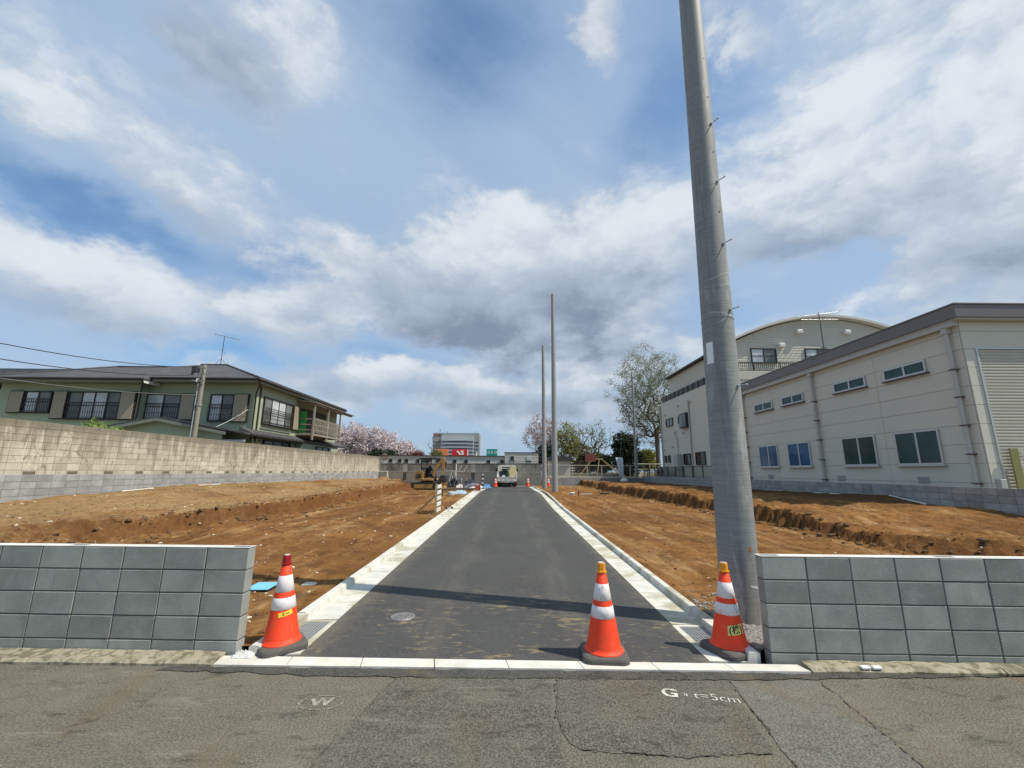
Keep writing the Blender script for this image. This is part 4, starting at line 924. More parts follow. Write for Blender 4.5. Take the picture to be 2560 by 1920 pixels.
part('soffit', MB().box(-20.6, -14.18, 23.58, 36.6, 6.49, 6.52), fascia, house); part('soffit', MB().box(-28.85, -20.16, 23.04, 23.69, 6.33, 6.36), fascia, house)
for pts in ([(-20.0, 23.44, 6.66), (-14.03, 23.44, 6.64)], [(-14.03, 23.44, 6.64), (-14.03, 36.7, 6.66)], [(-28.9, 22.89, 6.50), (-20.0, 22.89, 6.48)]): part('rain_gutter', MB().tube(pts, .062, 8), trim_dark, house)
for pts in ([(-20.02, 22.9, 6.46), (-20.05, 23.0, 6.3), (-20.60, 23.62, 5.95), (-20.62, 23.64, 1.0)], [(-14.05, 23.5, 6.6), (-14.1, 23.8, 6.40), (-14.52, 24.22, 6.05), (-14.52, 24.22, 1.0)], [(-14.50, 24.62, 6.4), (-14.50, 24.62, 1.0)]): part('downpipe', MB().tube(pts, .042, 8), trim_dark, house)
def win_front(y, x0, x1, z0, z1, n, tones, rail=True, fr=.065, parent=house):
    f = MB(); d0, d1 = y-.10, y+.02
    f.box(x0, x1, d0, d1, z1-fr, z1); f.box(x0, x1, d0-.03, d1, z0, z0+fr*1.2); f.box(x0, x0+fr, d0, d1, z0+fr*1.2, z1-fr); f.box(x1-fr, x1, d0, d1, z0+fr*1.2, z1-fr)
    w = (x1-x0-2*fr)/n
    for i in range(1, n): f.box(x0+fr+w*i-.035, x0+fr+w*i+.035, y-.075, d1, z0+fr*1.2, z1-fr)
    o = part('window', f, trim_dark, parent)
    for i in range(n): part('pane', MB().box(x0+fr+w*i+(.035 if i else 0), x0+fr+w*(i+1)-(.035 if i < n-1 else 0), y-.045, y-.02, z0+fr*1.2, z1-fr), tones[i], o)
    mb = MB(); zm = (z0+z1)/2
    for i in range(n): mb.box(x0+fr+w*i+.035, x0+fr+w*(i+1)-.035, y-.068, y-.046, zm-.02, zm+.02)
    part('glazing_bar', mb, trim_dark, o)
    if rail:
        rb = MB(); yr_ = y-.20; zt = zm+.16; zb = z0+.10
        rb.box(x0+.02, x1-.02, yr_-.015, yr_+.015, zt-.02, zt+.02); rb.box(x0+.02, x1-.02, yr_-.012, yr_+.012, zb, zb+.025)
        rb.box(x0+.02, x1-.02, yr_-.012, yr_+.012, zb+.30, zb+.318)
        nb = max(4, int((x1-x0)/.13))
        for i in range(nb+1):
            x = x0+.03+(x1-x0-.06)*i/nb; rb.box(x-.008, x+.008, yr_-.008, yr_+.008, zb, zt)
        for x in (x0+.03, x1-.03): rb.box(x-.012, x+.012, yr_, y-.09, zt-.012, zt+.012)
        part('railing', rb, trim_dark, o)
    return o
def shutter_box(y, x0, x1, z0, z1):
    o = part('shutter_box', MB().box(x0, x1, y-.15, y+.01, z0, z1), trim_dark, house); n = max(4, int((x1-x0-.08)/.095)); w = (x1-x0-.08)/n; rb = MB()
    for i in range(n): rb.box(x0+.04+w*i+.006, x0+.04+w*(i+1)-.006, y-.170, y-.149, z0+.05, z1-.05)
    rb.box(x0+.035, x1-.035, y-.160, y-.1495, z0+.045, z1-.045)
    part('ribbed_panel', rb, shutter_m, o)
yf = 23.7
win_front(yf, Lx(-27.89), Lx(-26.36), Lz(4.76), Lz(6.04), 2, (curtain, screen)); shutter_box(yf, Lx(-28.72), Lx(-27.90), Lz(4.76), Lz(6.04))
shutter_box(yf, Lx(-26.2), Lx(-25.42), Lz(4.42), Lz(6.05)); win_front(yf, Lx(-25.40), Lx(-22.37), Lz(4.40), Lz(6.03), 4, (screen, curtain, curtain, screen)); shutter_box(yf, Lx(-22.36), Lx(-21.50), Lz(4.40), Lz(6.04))
kk = YF/24.5
def Rx(x): return x*kk
def Rz(z): return 1.65+(z-1.65)*kk
win_front(YF, Rx(-21.05)+.12, Rx(-18.91), Rz(4.40), Rz(5.93), 2, (curtain, screen)); shutter_box(YF, Rx(-18.90), Rx(-18.08), Rz(4.40), Rz(5.95))
win_front(YF, Rx(-17.26), Rx(-15.87), Rz(4.33), Rz(5.92), 2, (curtain, screen)); shutter_box(YF, Rx(-15.86), Rx(-15.02), Rz(4.30), Rz(5.95))
# windows and shutter on the right-hand side wall
def win_side(X, y0, y1, z0, z1, n, tones, fr=.065, out=1, rail=True, frame_m=trim_dark, parent=house, railm=None):
    f = MB(); a, b = sorted((X-.02*out, X+.10*out)); f.box(a, b, y0, y1, z1-fr, z1); f.box(a, b+.03*out if out > 0 else b, y0, y1, z0, z0+fr*1.2); f.box(a, b, y0, y0+fr, z0+fr*1.2, z1-fr); f.box(a, b, y1-fr, y1, z0+fr*1.2, z1-fr)
    w = (y1-y0-2*fr)/n; a2, b2 = sorted((X-.02*out, X+.075*out))
    for i in range(1, n): f.box(a2, b2, y0+fr+w*i-.03, y0+fr+w*i+.03, z0+fr*1.2, z1-fr)
    o = part('window', f, frame_m, parent); p0, p1 = sorted((X+.02*out, X+.045*out))
    for i in range(n): part('pane', MB().box(p0, p1, y0+fr+w*i+(.03 if i else 0), y0+fr+w*(i+1)-(.03 if i < n-1 else 0), z0+fr*1.2, z1-fr), tones[i], o)
    if rail:
        zm = (z0+z1)/2; rb = MB(); xr = X+.20*out; zt = zm+.16; zb = z0+.10
        for z in (zt, zb, zb+.3, zm+.02): rb.box(xr-.012, xr+.012, y0+.02, y1-.02, z-.014, z+.014)
        nb = int((y1-y0)/.13)
        for i in range(nb+1): rb.box(xr-.008, xr+.008, y0+.03+(y1-y0-.06)*i/nb-.008, y0+.03+(y1-y0-.06)*i/nb+.008, zb, zt)
        part('railing', rb, trim_dark, o)
    return o
win_side(XR, 25.05, 28.45, 4.27, 5.93, 4, (screen, curtain, curtain, screen))
o = part('shutter_box', MB().box(XR-.01, XR+.15, 28.5, 29.25, 4.28, 5.90), trim_dark, house); rb = MB()
for i in range(7): rb.box(XR+.149, XR+.17, 28.54+.096*i+.006, 28.54+.096*(i+1)-.006, 4.32, 5.86)
part('ribbed_panel', rb, shutter_m, o)
part('sill_band', MB().box(XR, XR+.06, 25.0, 28.5, 4.02, 4.07), fascia, house)
# pent roof round the ground floor and the small front gable
part('pent_roof', MB().prism([(-14.66, 23.3, 3.95), (-13.95, 23.3, 3.62), (-13.95, 23.3, 3.55), (-14.66, 23.3, 3.70)], (0, 13.5, 0)), roof_m, house)
part('fascia', MB().box(-13.98, -13.94, 23.3, 36.8, 3.47, 3.55), trim_dark, house)
gab = MB(); A, L_, Rg = (-18.75, 4.42), (-21.9, 3.80), (-14.0, 3.60); y0, y1 = 22.75, 24.29
gab.prism([(L_[0], y0, L_[1]), (A[0], y0, A[1]), (A[0], y0, A[1]-.09), (L_[0], y0, L_[1]-.09)], (0, y1-y0, 0)); gab.prism([(A[0], y0, A[1]), (Rg[0], y0, Rg[1]), (Rg[0], y0, Rg[1]-.09), (A[0], y0, A[1]-.09)], (0, y1-y0, 0))
part('gable_roof', gab, roof_m, house)
bb = MB(); bb.prism([(L_[0], y0-.03, L_[1]-.09), (A[0], y0-.03, A[1]-.09), (A[0], y0-.03, A[1]-.25), (L_[0], y0-.03, L_[1]-.25)], (0, .03, 0)); bb.prism([(A[0], y0-.03, A[1]-.09), (Rg[0]-1.0, y0-.03, Rg[1]+.105-.09), (Rg[0]-1.0, y0-.03, Rg[1]+.105-.25), (A[0], y0-.03, A[1]-.25)], (0, .03, 0)); part('bargeboard', bb, fascia, house)
part('gable_wall', MB().prism([(-21.3, 23.1, 1.0), (-15.4, 23.1, 1.0), (-15.4, 23.1, 3.68), (-18.75, 23.1, 4.30), (-21.3, 23.1, 3.83)], (0, .1, 0)), wall_green, house)
part('porch_beam', MB().box(-15.3, -14.1, 23.0, 23.06, 3.10, 3.22), pvc_g, house)
for a, b in ((25.5, 28.6),): win_side(XR, a, b, 2.55, 3.42, 3, (screen, screen, dark_glass), rail=False)
part('annex', MB().box(XR-.01, -14.05, 29.4, 35.4, 1.0, 3.5), wall_green, house)
win_side(-14.05, 31.4, 33.6, 2.2, 3.35, 2, (dark_glass, dark_glass), rail=False)
# timber balcony with its own roof
bal = part('balcony', MB().box(XR, -13.38, 29.25, 34.0, 3.98, 4.10), wood_grey, house)
for x, y in ((-13.42, 29.3), (-13.42, 31.6), (-13.42, 33.9), (-14.58, 29.3)): part('post', MB().box(x-.055, x+.055, y-.055, y+.055, 3.66, 6.06), wood_grey, bal)
for z in (4.35, 4.72, 5.10):
    part('rail', MB().box(-13.45, -13.39, 29.36, 33.84, z-.03, z+.03), wood_grey, bal); part('rail', MB().box(-14.5, -13.50, 29.27, 29.33, z-.03, z+.03), wood_grey, bal)
for i in range(22):
    y = 29.5+.2*i
    if abs(y-31.6) > .08: part('baluster', MB().box(-13.388, -13.36, y-.035, y+.035, 4.16, 5.18), wood_grey, bal)
part('beam', MB().box(-13.50, -13.34, 29.15, 36.2, 6.06, 6.18), wood_grey, bal); part('beam', MB().box(-14.6, -13.5, 29.24, 29.34, 6.06, 6.16), wood_grey, bal)
part('canopy', MB().prism([(-14.6, 28.9, 6.36), (-13.2, 28.9, 6.21), (-13.2, 28.9, 6.18), (-14.6, 28.9, 6.32)], (0, 7.6, 0)), wood_grey, bal)
part('screen_sheet', MB().box(-14.50, -13.95, 29.36, 29.38, 4.15, 5.62), green_net, bal); part('screen_sheet', MB().box(-14.545, -14.52, 29.4, 33.8, 4.15, 5.9), mat('brown_balcony_wall', (.085, .075, .062), .15, 3, .9, .1), bal)
part('washing_pole', MB().tube([(-14.4, 29.45, 5.85), (-13.5, 29.45, 5.85)], .02, 6), steel, bal)
an = thing('tv_antenna', 'thin television aerial on the ridge of the dark hip roof', 'antenna', (-20.9, 30.1, 9.1))
mb = MB(); mb.tube([(0, 0, -.05), (0, 0, 2.15)], .022, 6); part('mast', mb, darkgrey, an, False)
for a in (0, 120, 240): part('stay', MB().tube([(0, 0, .45), (.4*math.cos(R(a)), .4*math.sin(R(a)), 0 if a == 0 else -.12)], .012, 5), darkgrey, an, False)
mb = MB(); mb.tube([(-.55, -.3, 2.2), (1.0, .3, 1.95)], .018, 6)
for i in range(9):
    p = Vector((-.5+.17*i, -.28+.065*i, 2.19-.026*i)); mb.tube([p+Vector((-.07, .2, 0)), p+Vector((.07, -.2, 0))], .008, 4)
part('yagi', mb, steel, an, False)
part('guy_wire', MB().tube([(0, 0, 1.2), (.65, .1, -.25)], .006, 4), darkgrey, an, False)
# neighbour's tiled roof further back
nb = thing('house', 'neighbouring house of which only a glazed tile roof ridge shows', 'house', (-40, 35, 1.0))
part('wall', MB().box(-50, -34, 32.5, 42, 1.0, 7.6), wall_green, nb)
rt = MB(); rt.prism([(-51, 31.0, 8.25), (-51, 31.0, 8.38), (-51, 36.8, 9.55), (-51, 42.6, 8.38), (-51, 42.6, 8.25)], (18.6, 0, 0)); part('roof', rt, tile_white, nb)
rt = MB(); rt.box(-51, -32.2, 31.9, 32.6, 8.66, 9.12); part('ridge', rt, tile_m, nb)

# ------------------------------------------------------------------ warehouse on the right
wh = thing('warehouse', 'long white panel-clad warehouse with grey eave and roller shutter', 'warehouse', (20, 19, .95))
WX, WY, WB = 14.5, 13.05, 26.6
part('frame_core', MB().box(WX+.02, 30, WY+.02, WB, .95, 6.5), ware_core, wh)
def panel_side(y0, y1, z0, z1): part('wall_panel', MB().cbox(WX, WX+.05, y0+.006, y1-.006, z0+.006, z1-.006, .004), ware_w, wh)
zr_ = [.95, 1.37, 1.97, 2.57, 3.17, 3.77, 4.37, 4.97, 5.57, 6.17, 6.5]
yc = [WY+.02, 16.4, 19.8, 23.2, WB]
for a, b in zip(zr_, zr_[1:]):
    for c, d in zip(yc, yc[1:]): panel_side(c, d, a, b)
def panel_front(x0, x1, z0, z1): part('wall_panel', MB().cbox(x0+.006, x1-.006, WY, WY+.05, z0+.006, z1-.006, .004), ware_w, wh)
for a, b in zip(zr_, zr_[1:]):
    if b <= 5.57: panel_front(WX+.05, 14.93, a, b)
    if a >= 5.57:
        for c, d in ((WX+.05, 16.9), (16.9, 20.3), (20.3, 23.7), (23.7, 30)): panel_front(c, d, a, b)
    if b <= 5.57: panel_front(20.2, 23.7, a, b); panel_front(23.7, 30, a, b)
sh = part('roller_shutter', MB().box(14.95, 20.18, WY+.03, WY+.09, .95, 5.57), darkgrey, wh)
slat = MB(); slat.add([(14.97, 0, 0), (20.16, 0, 0), (20.16, -.022, .03), (14.97, -.022, .03), (20.16, -.022, .075), (14.97, -.022, .075), (20.16, 0, .092), (14.97, 0, .092)], [(0, 1, 2, 3), (3, 2, 4, 5), (5, 4, 6, 7)])
sme = slat.mesh('slat', shut_slat)
for i in range(46): link('slat', sme, sh, loc=(0, WY+.03, .96+.1*i))
part('guide_rail', MB().box(14.90, 14.965, WY-.03, WY+.03, .95, 5.57), alum, sh); part('lintel', MB().box(14.90, 20.2, WY-.02, WY+.03, 5.57, 5.62), alum, sh)
part('eave', MB().box(WX-.28, 30.3, WY-.28, WB+.2, 6.56, 6.98), ware_roof, wh); part('eave_trim', MB().box(WX-.22, 30.2, WY-.22, WB+.1, 6.50, 6.56), pipe_m, wh); part('eave_cap', MB().box(WX-.31, 30.3, WY-.31, WB+.2, 6.98, 7.02), ware_roof, wh)
part('gutter_box', MB().box(WX-.20, WX-.02, WY-.05, WB, 6.34, 6.50), pipe_m, wh)
def ware_win(y0, y1, z0, z1, g):
    f = MB(); fr = .06; x0, x1 = WX-.07, WX+.01
    f.box(x0, x1, y0, y1, z1-fr, z1); f.box(x0-.02, x1, y0, y1, z0, z0+fr); f.box(x0, x1, y0, y0+fr, z0+fr, z1-fr); f.box(x0, x1, y1-fr, y1, z0+fr, z1-fr); ym = (y0+y1)/2; f.box(x0+.015, x1, ym-.035, ym+.035, z0+fr, z1-fr)
    o = part('window', f, alum, wh)
    part('pane', MB().box(WX-.035, WX-.015, y0+fr, ym-.035, z0+fr, z1-fr), g, o); part('pane', MB().box(WX-.045, WX-.025, ym+.035, y1-fr, z0+fr, z1-fr), g, o)
    part('sill', MB().box(WX-.12, WX-.01, y0-.06, y1+.06, z0-.05, z0-.002), clamp_m if z0 > 4 else alum, o)
for i, (a, b) in enumerate(((14.28, 15.97), (16.84, 18.55), (20.58, 22.24), (23.09, 24.80))):
    g = tint_glass if i < 2 else blue_glass
    ware_win(a, b, 1.95, 3.14, g); ware_win(a, b, 5.10, 5.55, tint_glass)
for y in (15.15, 18.9, 24.0):
    lv = part('louvre', MB().box(WX-.03, WX+.01, y-.21, y+.21, 1.34, 1.56), pipe_m, wh); b = MB()
    for i in range(7): b.prism([(WX-.05, y-.19, 1.36+.028*i), (WX-.03, y-.19, 1.378+.028*i), (WX-.03, y-.19, 1.384+.028*i), (WX-.05, y-.19, 1.366+.028*i)], (0, .38, 0))
    part('blade', b, alum, lv)
for y in (13.34, 19.8, 25.9):
    d = part('downpipe', MB().tube([(WX-.12, y, 6.36), (WX-.12, y, 1.0)], .062, 14), pipe_m, wh)
    part('hopper', MB().box(WX-.20, WX-.02, y-.09, y+.09, 6.16, 6.36), pipe_m, d)
    for z in (1.36, 2.25, 3.15, 4.05, 4.95): part('clamp', MB().box(WX-.20, WX-.005, y-.085, y+.085, z-.02, z+.02), clamp_m, d)
og = thing('loading_guard', 'olive steel guard post with pale stepped plates before the shutter', 'guard post', (15.3, WY-.1, .95))
part('post', MB().box(15.12, 15.36, WY-.16, WY-.12, .95, 2.42), olive, og)
for i in range(12): part('plate', MB().prism([(15.37, WY-.14, .98+.12*i), (15.56, WY-.14, 1.03+.12*i), (15.56, WY-.14, 1.09+.12*i), (15.37, WY-.14, 1.04+.12*i)], (0, .02, 0)), shut_slat, og)
solo('meter_cabinet', MB().cbox(14.66, 14.85, WY-.14, WY-.005, .95, 1.50, .01), unit_m, 'small grey cabinet at the foot of the warehouse corner', 'cabinet')

# ------------------------------------------------------------------ white three-storey building with curved gable
wb = thing('white_building', 'off-white three-storey building with a curved gable roof behind the warehouse', 'building', (22, 35, .95))
BX, BY, BB = 15.0, 30.2, 41.9
part('wall', MB().box(BX, 31.6, BY-1.3, BB, .95, 8.25), bld_w, wb)
arc = [(15.35+(16.1)*i/24, 10.45+2.5*math.sin(math.pi*i/24)**.9) for i in range(25)]
part('upper_wall', MB().prism([(15.35, BY, 8.2), (31.45, BY, 8.2)]+[(x, BY, z) for x, z in arc[::-1]], (0, 9.9, 0)), siding, wb)
lap = MB()
for i in range(22):
    z = 8.3+.2*i
    xa = 15.36 if z < 10.4 else next((x for x, zz in arc if zz > z+.2), 23); xb = 31.45-(xa-15.35)
    lap.prism([(xa, BY-.002, z), (xa, BY-.022, z), (xa, BY-.004, z+.195), (xa, BY-.002, z+.195)], (xb-xa, 0, 0)); 
    if z < 10.2: lap.prism([(15.352, BY, z), (15.33, BY, z), (15.346, BY, z+.195), (15.352, BY, z+.195)], (0, 9.9, 0))
part('lap_siding', lap, siding, wb)
ro = MB(); up = [(x+(x-23.4)*.02, BY-.45, z+.05) for x, z in arc]; lo = [(x+(x-23.4)*.02, BY-.45, z+.22) for x, z in arc]; ro.prism(up+lo[::-1], (0, 10.6, 0)); part('curved_roof', ro, curve_roof, wb)
part('eave_band', MB().box(15.0, 15.36, BY-.3, 40.2, 10.40, 10.52), trim_dark, wb)
rb = part('roof_parapet', MB().box(BX+.02, BX+.06, BY-1.2, 41.3, 8.25, 8.80), rail_m, wb)
for i in range(12): part('post', MB().box(BX-.02, BX+.019, BY-1.1+1.0*i, BY-1.06+1.0*i, 8.2, 8.84), trim_dark, rb)
def bwin_side(y0, y1, z0, z1, n, tones): return win_side(BX, y0, y1, z0, z1, n, tones, fr=.05, out=-1, rail=False, parent=wb, frame_m=rail_m)
gl = (screen, dark_glass)
bwin_side(38.75, 40.4, 5.82, 6.55, 2, (screen, screen)); bwin_side(36.95, 37.45, 5.82, 6.5, 1, (screen,))
bay = part('bay_window', MB().box(BX-.30, BX+.02, 35.25, 36.7, 5.32, 6.55), rail_m, wb); part('pane', MB().box(BX-.325, BX-.302, 35.32, 35.92, 5.42, 6.47), dark_glass, bay); part('pane', MB().box(BX-.325, BX-.302, 35.99, 36.63, 5.42, 6.47), screen, bay)
bwin_side(40.85, 41.32, 2.53, 3.18, 1, (screen,)); bwin_side(39.95, 40.38, 2.53, 3.18, 1, (screen,)); bwin_side(35.42, 36.85, 2.25, 3.18, 2, gl); bwin_side(32.78, 34.45, 2.22, 3.21, 2, gl); bwin_side(30.0, 31.7, 2.2, 3.22, 2, gl)
for y, z1 in ((35.1, 7.6), (41.75, 8.0)): part('downpipe', MB().tube([(BX-.08, y, z1), (BX-.08, y, .95)], .06, 10), pipe_m, wb)
for y, z in ((40.6, 7.0), (37.3, 7.4), (41.3, 3.75), (39.2, 3.9), (36.6, 4.95), (34.8, 7.4), (31.8, 4.3)): part('vent_hood', MB().cbox(BX-.14, BX+.01, y-.10, y+.10, z-.07, z+.05, .02), pipe_m, wb)
part('wall_joint', MB().box(BX-.006, BX+.005, BY-1.29, BB-.01, 4.55, 4.565), ware_core, wb)
part('conduit', MB().tube([(BX-.06, 38.0, 5.0), (BX-.1, 38.2, 5.25), (BX-.1, 38.5, 5.2), (BX-.06, 38.45, 4.9), (BX-.06, 38.0, 4.5), (BX-.06, 37.9, 1.2)], .035, 8), pvc_g, wb)
def fwin(x0, x1, z0, z1, tones):
    return win_front(BY, x0, x1, z0, z1, 2, tones, False, .06, parent=wb)
fwin(17.75, 19.62, 9.5, 10.62, (curtain, screen)); fwin(21.75, 23.6, 9.5, 10.62, (curtain, screen))
for x, z in ((20.0, 10.85), (21.45, 11.9), (25.0, 11.9)): part('vent_hood', MB().cbox(x-.22, x+.22, BY-.34, BY-.01, z-.14, z+.14, .05), white_p, wb)
rl = part('balcony_rail', MB().box(15.1, 26, BY-1.28, BY-1.22, 9.20, 9.26), rail_m, wb)
mb = MB(); [mb.box(15.1+.14*i, 15.13+.14*i, BY-1.265, BY-1.235, 8.70, 9.2) for i in range(78)]; mb.box(15.1, 26, BY-1.27, BY-1.23, 8.62, 8.68); part('balusters', mb, rail_m, rl)
for i in range(6): part('rail_post', MB().box(15.2+1.9*i, 15.25+1.9*i, BY-1.29, BY-1.21, 8.25, 9.28), rail_m, rl)
part('balcony_upstand', MB().box(15.02, 31, BY-1.33, BY-1.29, 8.0, 8.62), siding, wb)
an = thing('tv_antenna', 'tall two-boom television aerial before the curved gable', 'antenna', (22.55, BY-.9, 8.25))
part('mast', MB().tube([(0, 0, 0), (0, 0, 4.9)], .03, 8), darkgrey, an, False)
for z, L_, tlt in ((4.35, 1.35, .02), (4.75, 1.5, .20)):
    mb = MB(); mb.tube([(-L_, 0, z-tlt), (L_, 0, z+tlt)], .02, 6)
    for i in range(8): x = -L_+.12+2*(L_-.12)*i/7; zz = z+tlt*x/L_; mb.tube([(x, -.45, zz), (x, .45, zz)], .010, 4)
    part('boom', mb, steel, an, False)
for z in (1.9, 2.2): part('bracket', MB().box(-.22, .22, -.03, .03, z, z+.04), darkgrey, an, False)
# dark railing and service gear along the white building
fr_ = thing('railing_fence', 'dark metal bar railing standing on the low wall by the white building', 'fence', (13.07, 35, 1.285))
for z in (1.33, 2.05): part('rail', MB().box(13.045, 13.085, 27.6, 42.0, z-.02, z+.02), rail_m, fr_)
for i in range(10): part('post', MB().box(13.03, 13.10, 27.6+1.6*i-.035, 27.6+1.6*i+.035, 1.288, 2.09), rail_m, fr_)
mb = MB(); [mb.box(13.058, 13.072, 27.7+.12*i, 27.714+.12*i, 1.35, 2.03) for i in range(119)]; part('bars', mb, rail_m, fr_)
for i, (y, lab) in enumerate(((40.6, 'grey outdoor air conditioner unit, the one by the fence corner'), (39.6, 'grey outdoor air conditioner unit beside the wall boiler'))):
    t = thing('air_conditioner', lab, 'air conditioner', (14.2, y, .95)); part('case', MB().cbox(-.17, .17, -.40, .40, .3, 1.2, .03), unit_m, t, False); part('stand', MB().box(-.15, .15, -.35, .35, 0, .3), darkgrey, t, False)
    mb = MB(); mb.lathe([(.30, 0), (.30, .02), (.26, .02)], 20); mb.xform(Matrix.Translation((-.172, .05, .75)) @ Matrix.Rotation(-math.pi/2, 4, 'Y')); part('fan_grille', mb, darkgrey, t, False)
t = thing('boiler', 'tall pale wall boiler with pipes beside the white building', 'boiler', (14.75, 37.6, .95))
part('case', MB().cbox(-.2, .2, -.32, .32, .9, 2.25, .03), unit_m, t, False); part('meter', MB().cbox(-.12, .15, .40, .80, 1.3, 2.1, .03), unit_m, t, False); part('stand', MB().box(-.15, .2, -.28, .28, 0, .9), pipe_m, t, False)
for d in (-.15, 0, .15): part('pipe', MB().tube([(-.05, d, .95), (-.05, d, 0)], .03, 8), pipe_m, t, False)
# ------------------------------------------------------------------ retaining wall and sheds at the end of the road
RWd = Vector((16.0, -4.3, 0)).normalized(); RWn = Vector((RWd.y, -RWd.x, 0)); RW0 = Vector((-12.75, 43.0, 0)); RWL = 16.2
def rw(u, v, z): p = RW0+RWd*u+RWn*v; return (p.x, p.y, z)
def rbox(mb, u0, u1, v0, v1, z0, z1): mb.prism([rw(u0, v0, z0), rw(u1, v0, z0), rw(u1, v1, z0), rw(u0, v1, z0)], (0, 0, z1-z0)); return mb
rt = thing('retaining_wall', 'stained concrete retaining wall with block panels closing the road end', 'retaining wall', rw(8, 0, .3))
part('lower_wall', rbox(MB(), 0, RWL, -.25, 0, 0, 1.53), ret_conc, rt)
part('ledge', rbox(MB(), 0, RWL, -.25, .06, 1.53, 1.60), slab_conc, rt)
for a, b in ((0, 2.55), (3.03, 9.55), (9.98, 16.2)): part('block_panel', rbox(MB(), a, b, -.22, -.06, 1.60, 2.27), far_blockm, rt)
for a, b in ((2.55, 3.03), (9.55, 9.98)): part('pilaster', rbox(MB(), a, b, -.22, -.03, 1.60, 2.27), slab_conc, rt); part('stain', rbox(MB(), a+.05, b-.05, -.001, .003, .75, 1.5), mat('damp_concrete', (.12, .125, .11), .2, 3, .9, .1), rt)
part('coping', rbox(MB(), 0, RWL, -.25, .0, 2.27, 2.33), mat('sooty_coping', (.10, .098, .088), .2, 3, .9, .1), rt)
part('vent_pipe', MB().tube([rw(8.1, .05, 1.15), rw(8.1, .05, 2.3)], .05, 8), white_p, rt)
gp = MB()
for i in range(7):
    for j in range(4): gp2 = None
gstack = thing('stacked_blocks', 'grey concrete blocks stacked against the retaining wall', 'blocks', rw(7.2, .25, .4))
for i in range(6):
    for j in range(4):
        if i > 3 and j > 2: continue
        part('block', rbox(MB(), 5.95+.47*i+.01, 5.95+.47*(i+1)-.01, .08, .30, .42+.19*j+.006, .42+.19*(j+1)), new_block, gstack)
sd = thing('shed', 'long low grey shed with a row of small dark square windows', 'shed', (-6.5, 44.2, 1.05))
part('wall', MB().box(-12.9, -.42, 43.05, 47, 1.05, 3.10), shed_w, sd); part('roof_edge', MB().box(-13.0, -.40, 42.95, 47.1, 3.10, 3.15), trim_dark, sd)
for x0, x1, z0, z1 in ((-11.88, -11.52, 2.46, 2.78), (-10.97, -10.63, 2.46, 2.78), (-10.30, -9.96, 2.46, 2.78), (-9.18, -8.85, 2.44, 2.76), (-8.57, -7.6, 2.46, 2.79), (-7.2, -6.28, 2.5, 2.79), (-5.52, -5.18, 2.43, 2.76), (-4.40, -4.06, 2.42, 2.75), (-2.16, -1.84, 2.42, 2.74), (-.85, -.50, 2.42, 2.73)):
    w = part('window', MB().box(x0-.03, x1+.03, 43.02, 43.06, z0-.03, z1+.03), shed_w, sd); part('pane', MB().box(x0, x1, 42.99, 43.02, z0, z1), dark_glass, w)
jm = MB(); [jm.box(x, x+.012, 43.035, 43.06, 2.4, 3.08) for x in (-11.2, -9.6, -8.8, -5.9, -4.7, -3.1, -1.4)]; jm.box(-12.9, -.43, 43.04, 43.06, 2.84, 2.85); part('joint', jm, ware_core, sd)
s2 = thing('shed', 'taller grey shed box with one dark and one pale window', 'shed', (1.2, 44, 1.05))
part('wall', MB().box(-.40, 2.9, 42.6, 47, 1.05, 3.44), shed_w, s2); part('roof_edge', MB().box(-.45, 2.95, 42.55, 47, 3.44, 3.49), trim_dark, s2)
for x0, x1, z0, z1, g in ((.17, .51, 2.76, 3.10, dark_glass), (1.77, 2.17, 2.70, 3.08, curtain)):
    w = part('window', MB().box(x0-.04, x1+.04, 42.57, 42.61, z0-.04, z1+.04), shed_w, s2); part('pane', MB().box(x0, x1, 42.54, 42.57, z0, z1), g, w)
    part('stain', MB().box(x1-.02, x1, 42.585, 42.601, 2.33, z0-.05), mat('damp_stain', (.2, .19, .165), .1, 3, .9, 0), s2)
    part('sill', MB().box(x0-.05, x1+.08, 42.55, 42.60, z0-.09, z0-.05), darkgrey, s2)
jm = MB(); [jm.box(-.39, 2.89, 42.59, 42.61, z, z+.012) for z in (2.45, 2.62, 2.98, 3.2)]; part('joint', jm, ware_core, s2)
rm_ = thing('traffic_mirror', 'round traffic mirror with a red-brown hood at the end of the old wall', 'mirror', (-12.35, 43.1, 1.0))
mb = MB(); mb.lathe([(.26, -.03), (.30, -.02), (.30, .02), (.26, .03)], 24); mb.xform(Matrix.Translation((0, -.1, 2.0)) @ Matrix.Rotation(math.pi/2, 4, 'X')); part('mirror', mb, mat('mirror_back', (.26, .18, .15), .1, 5, .6, 0), rm_, False); part('post', MB().tube([(0, 0, 0), (0, 0, 2.1)], .04, 8), galv, rm_, False)
wf = thing('step_frame', 'small white tubular frame standing at the foot of the old wall', 'frame', (-11.9, 40.8, .95))
for x in (-.55, .55):
    part('leg', MB().bar((x, 0, -.1), (x, 0, .62), .06, .06), white_p, wf, False); part('leg', MB().bar((x+.06, .3, -.1), (x, .02, .62), .05, .05), white_p, wf, False)
part('top_board', MB().box(-.6, .6, -.05, .08, .60, .66), white_p, wf, False)
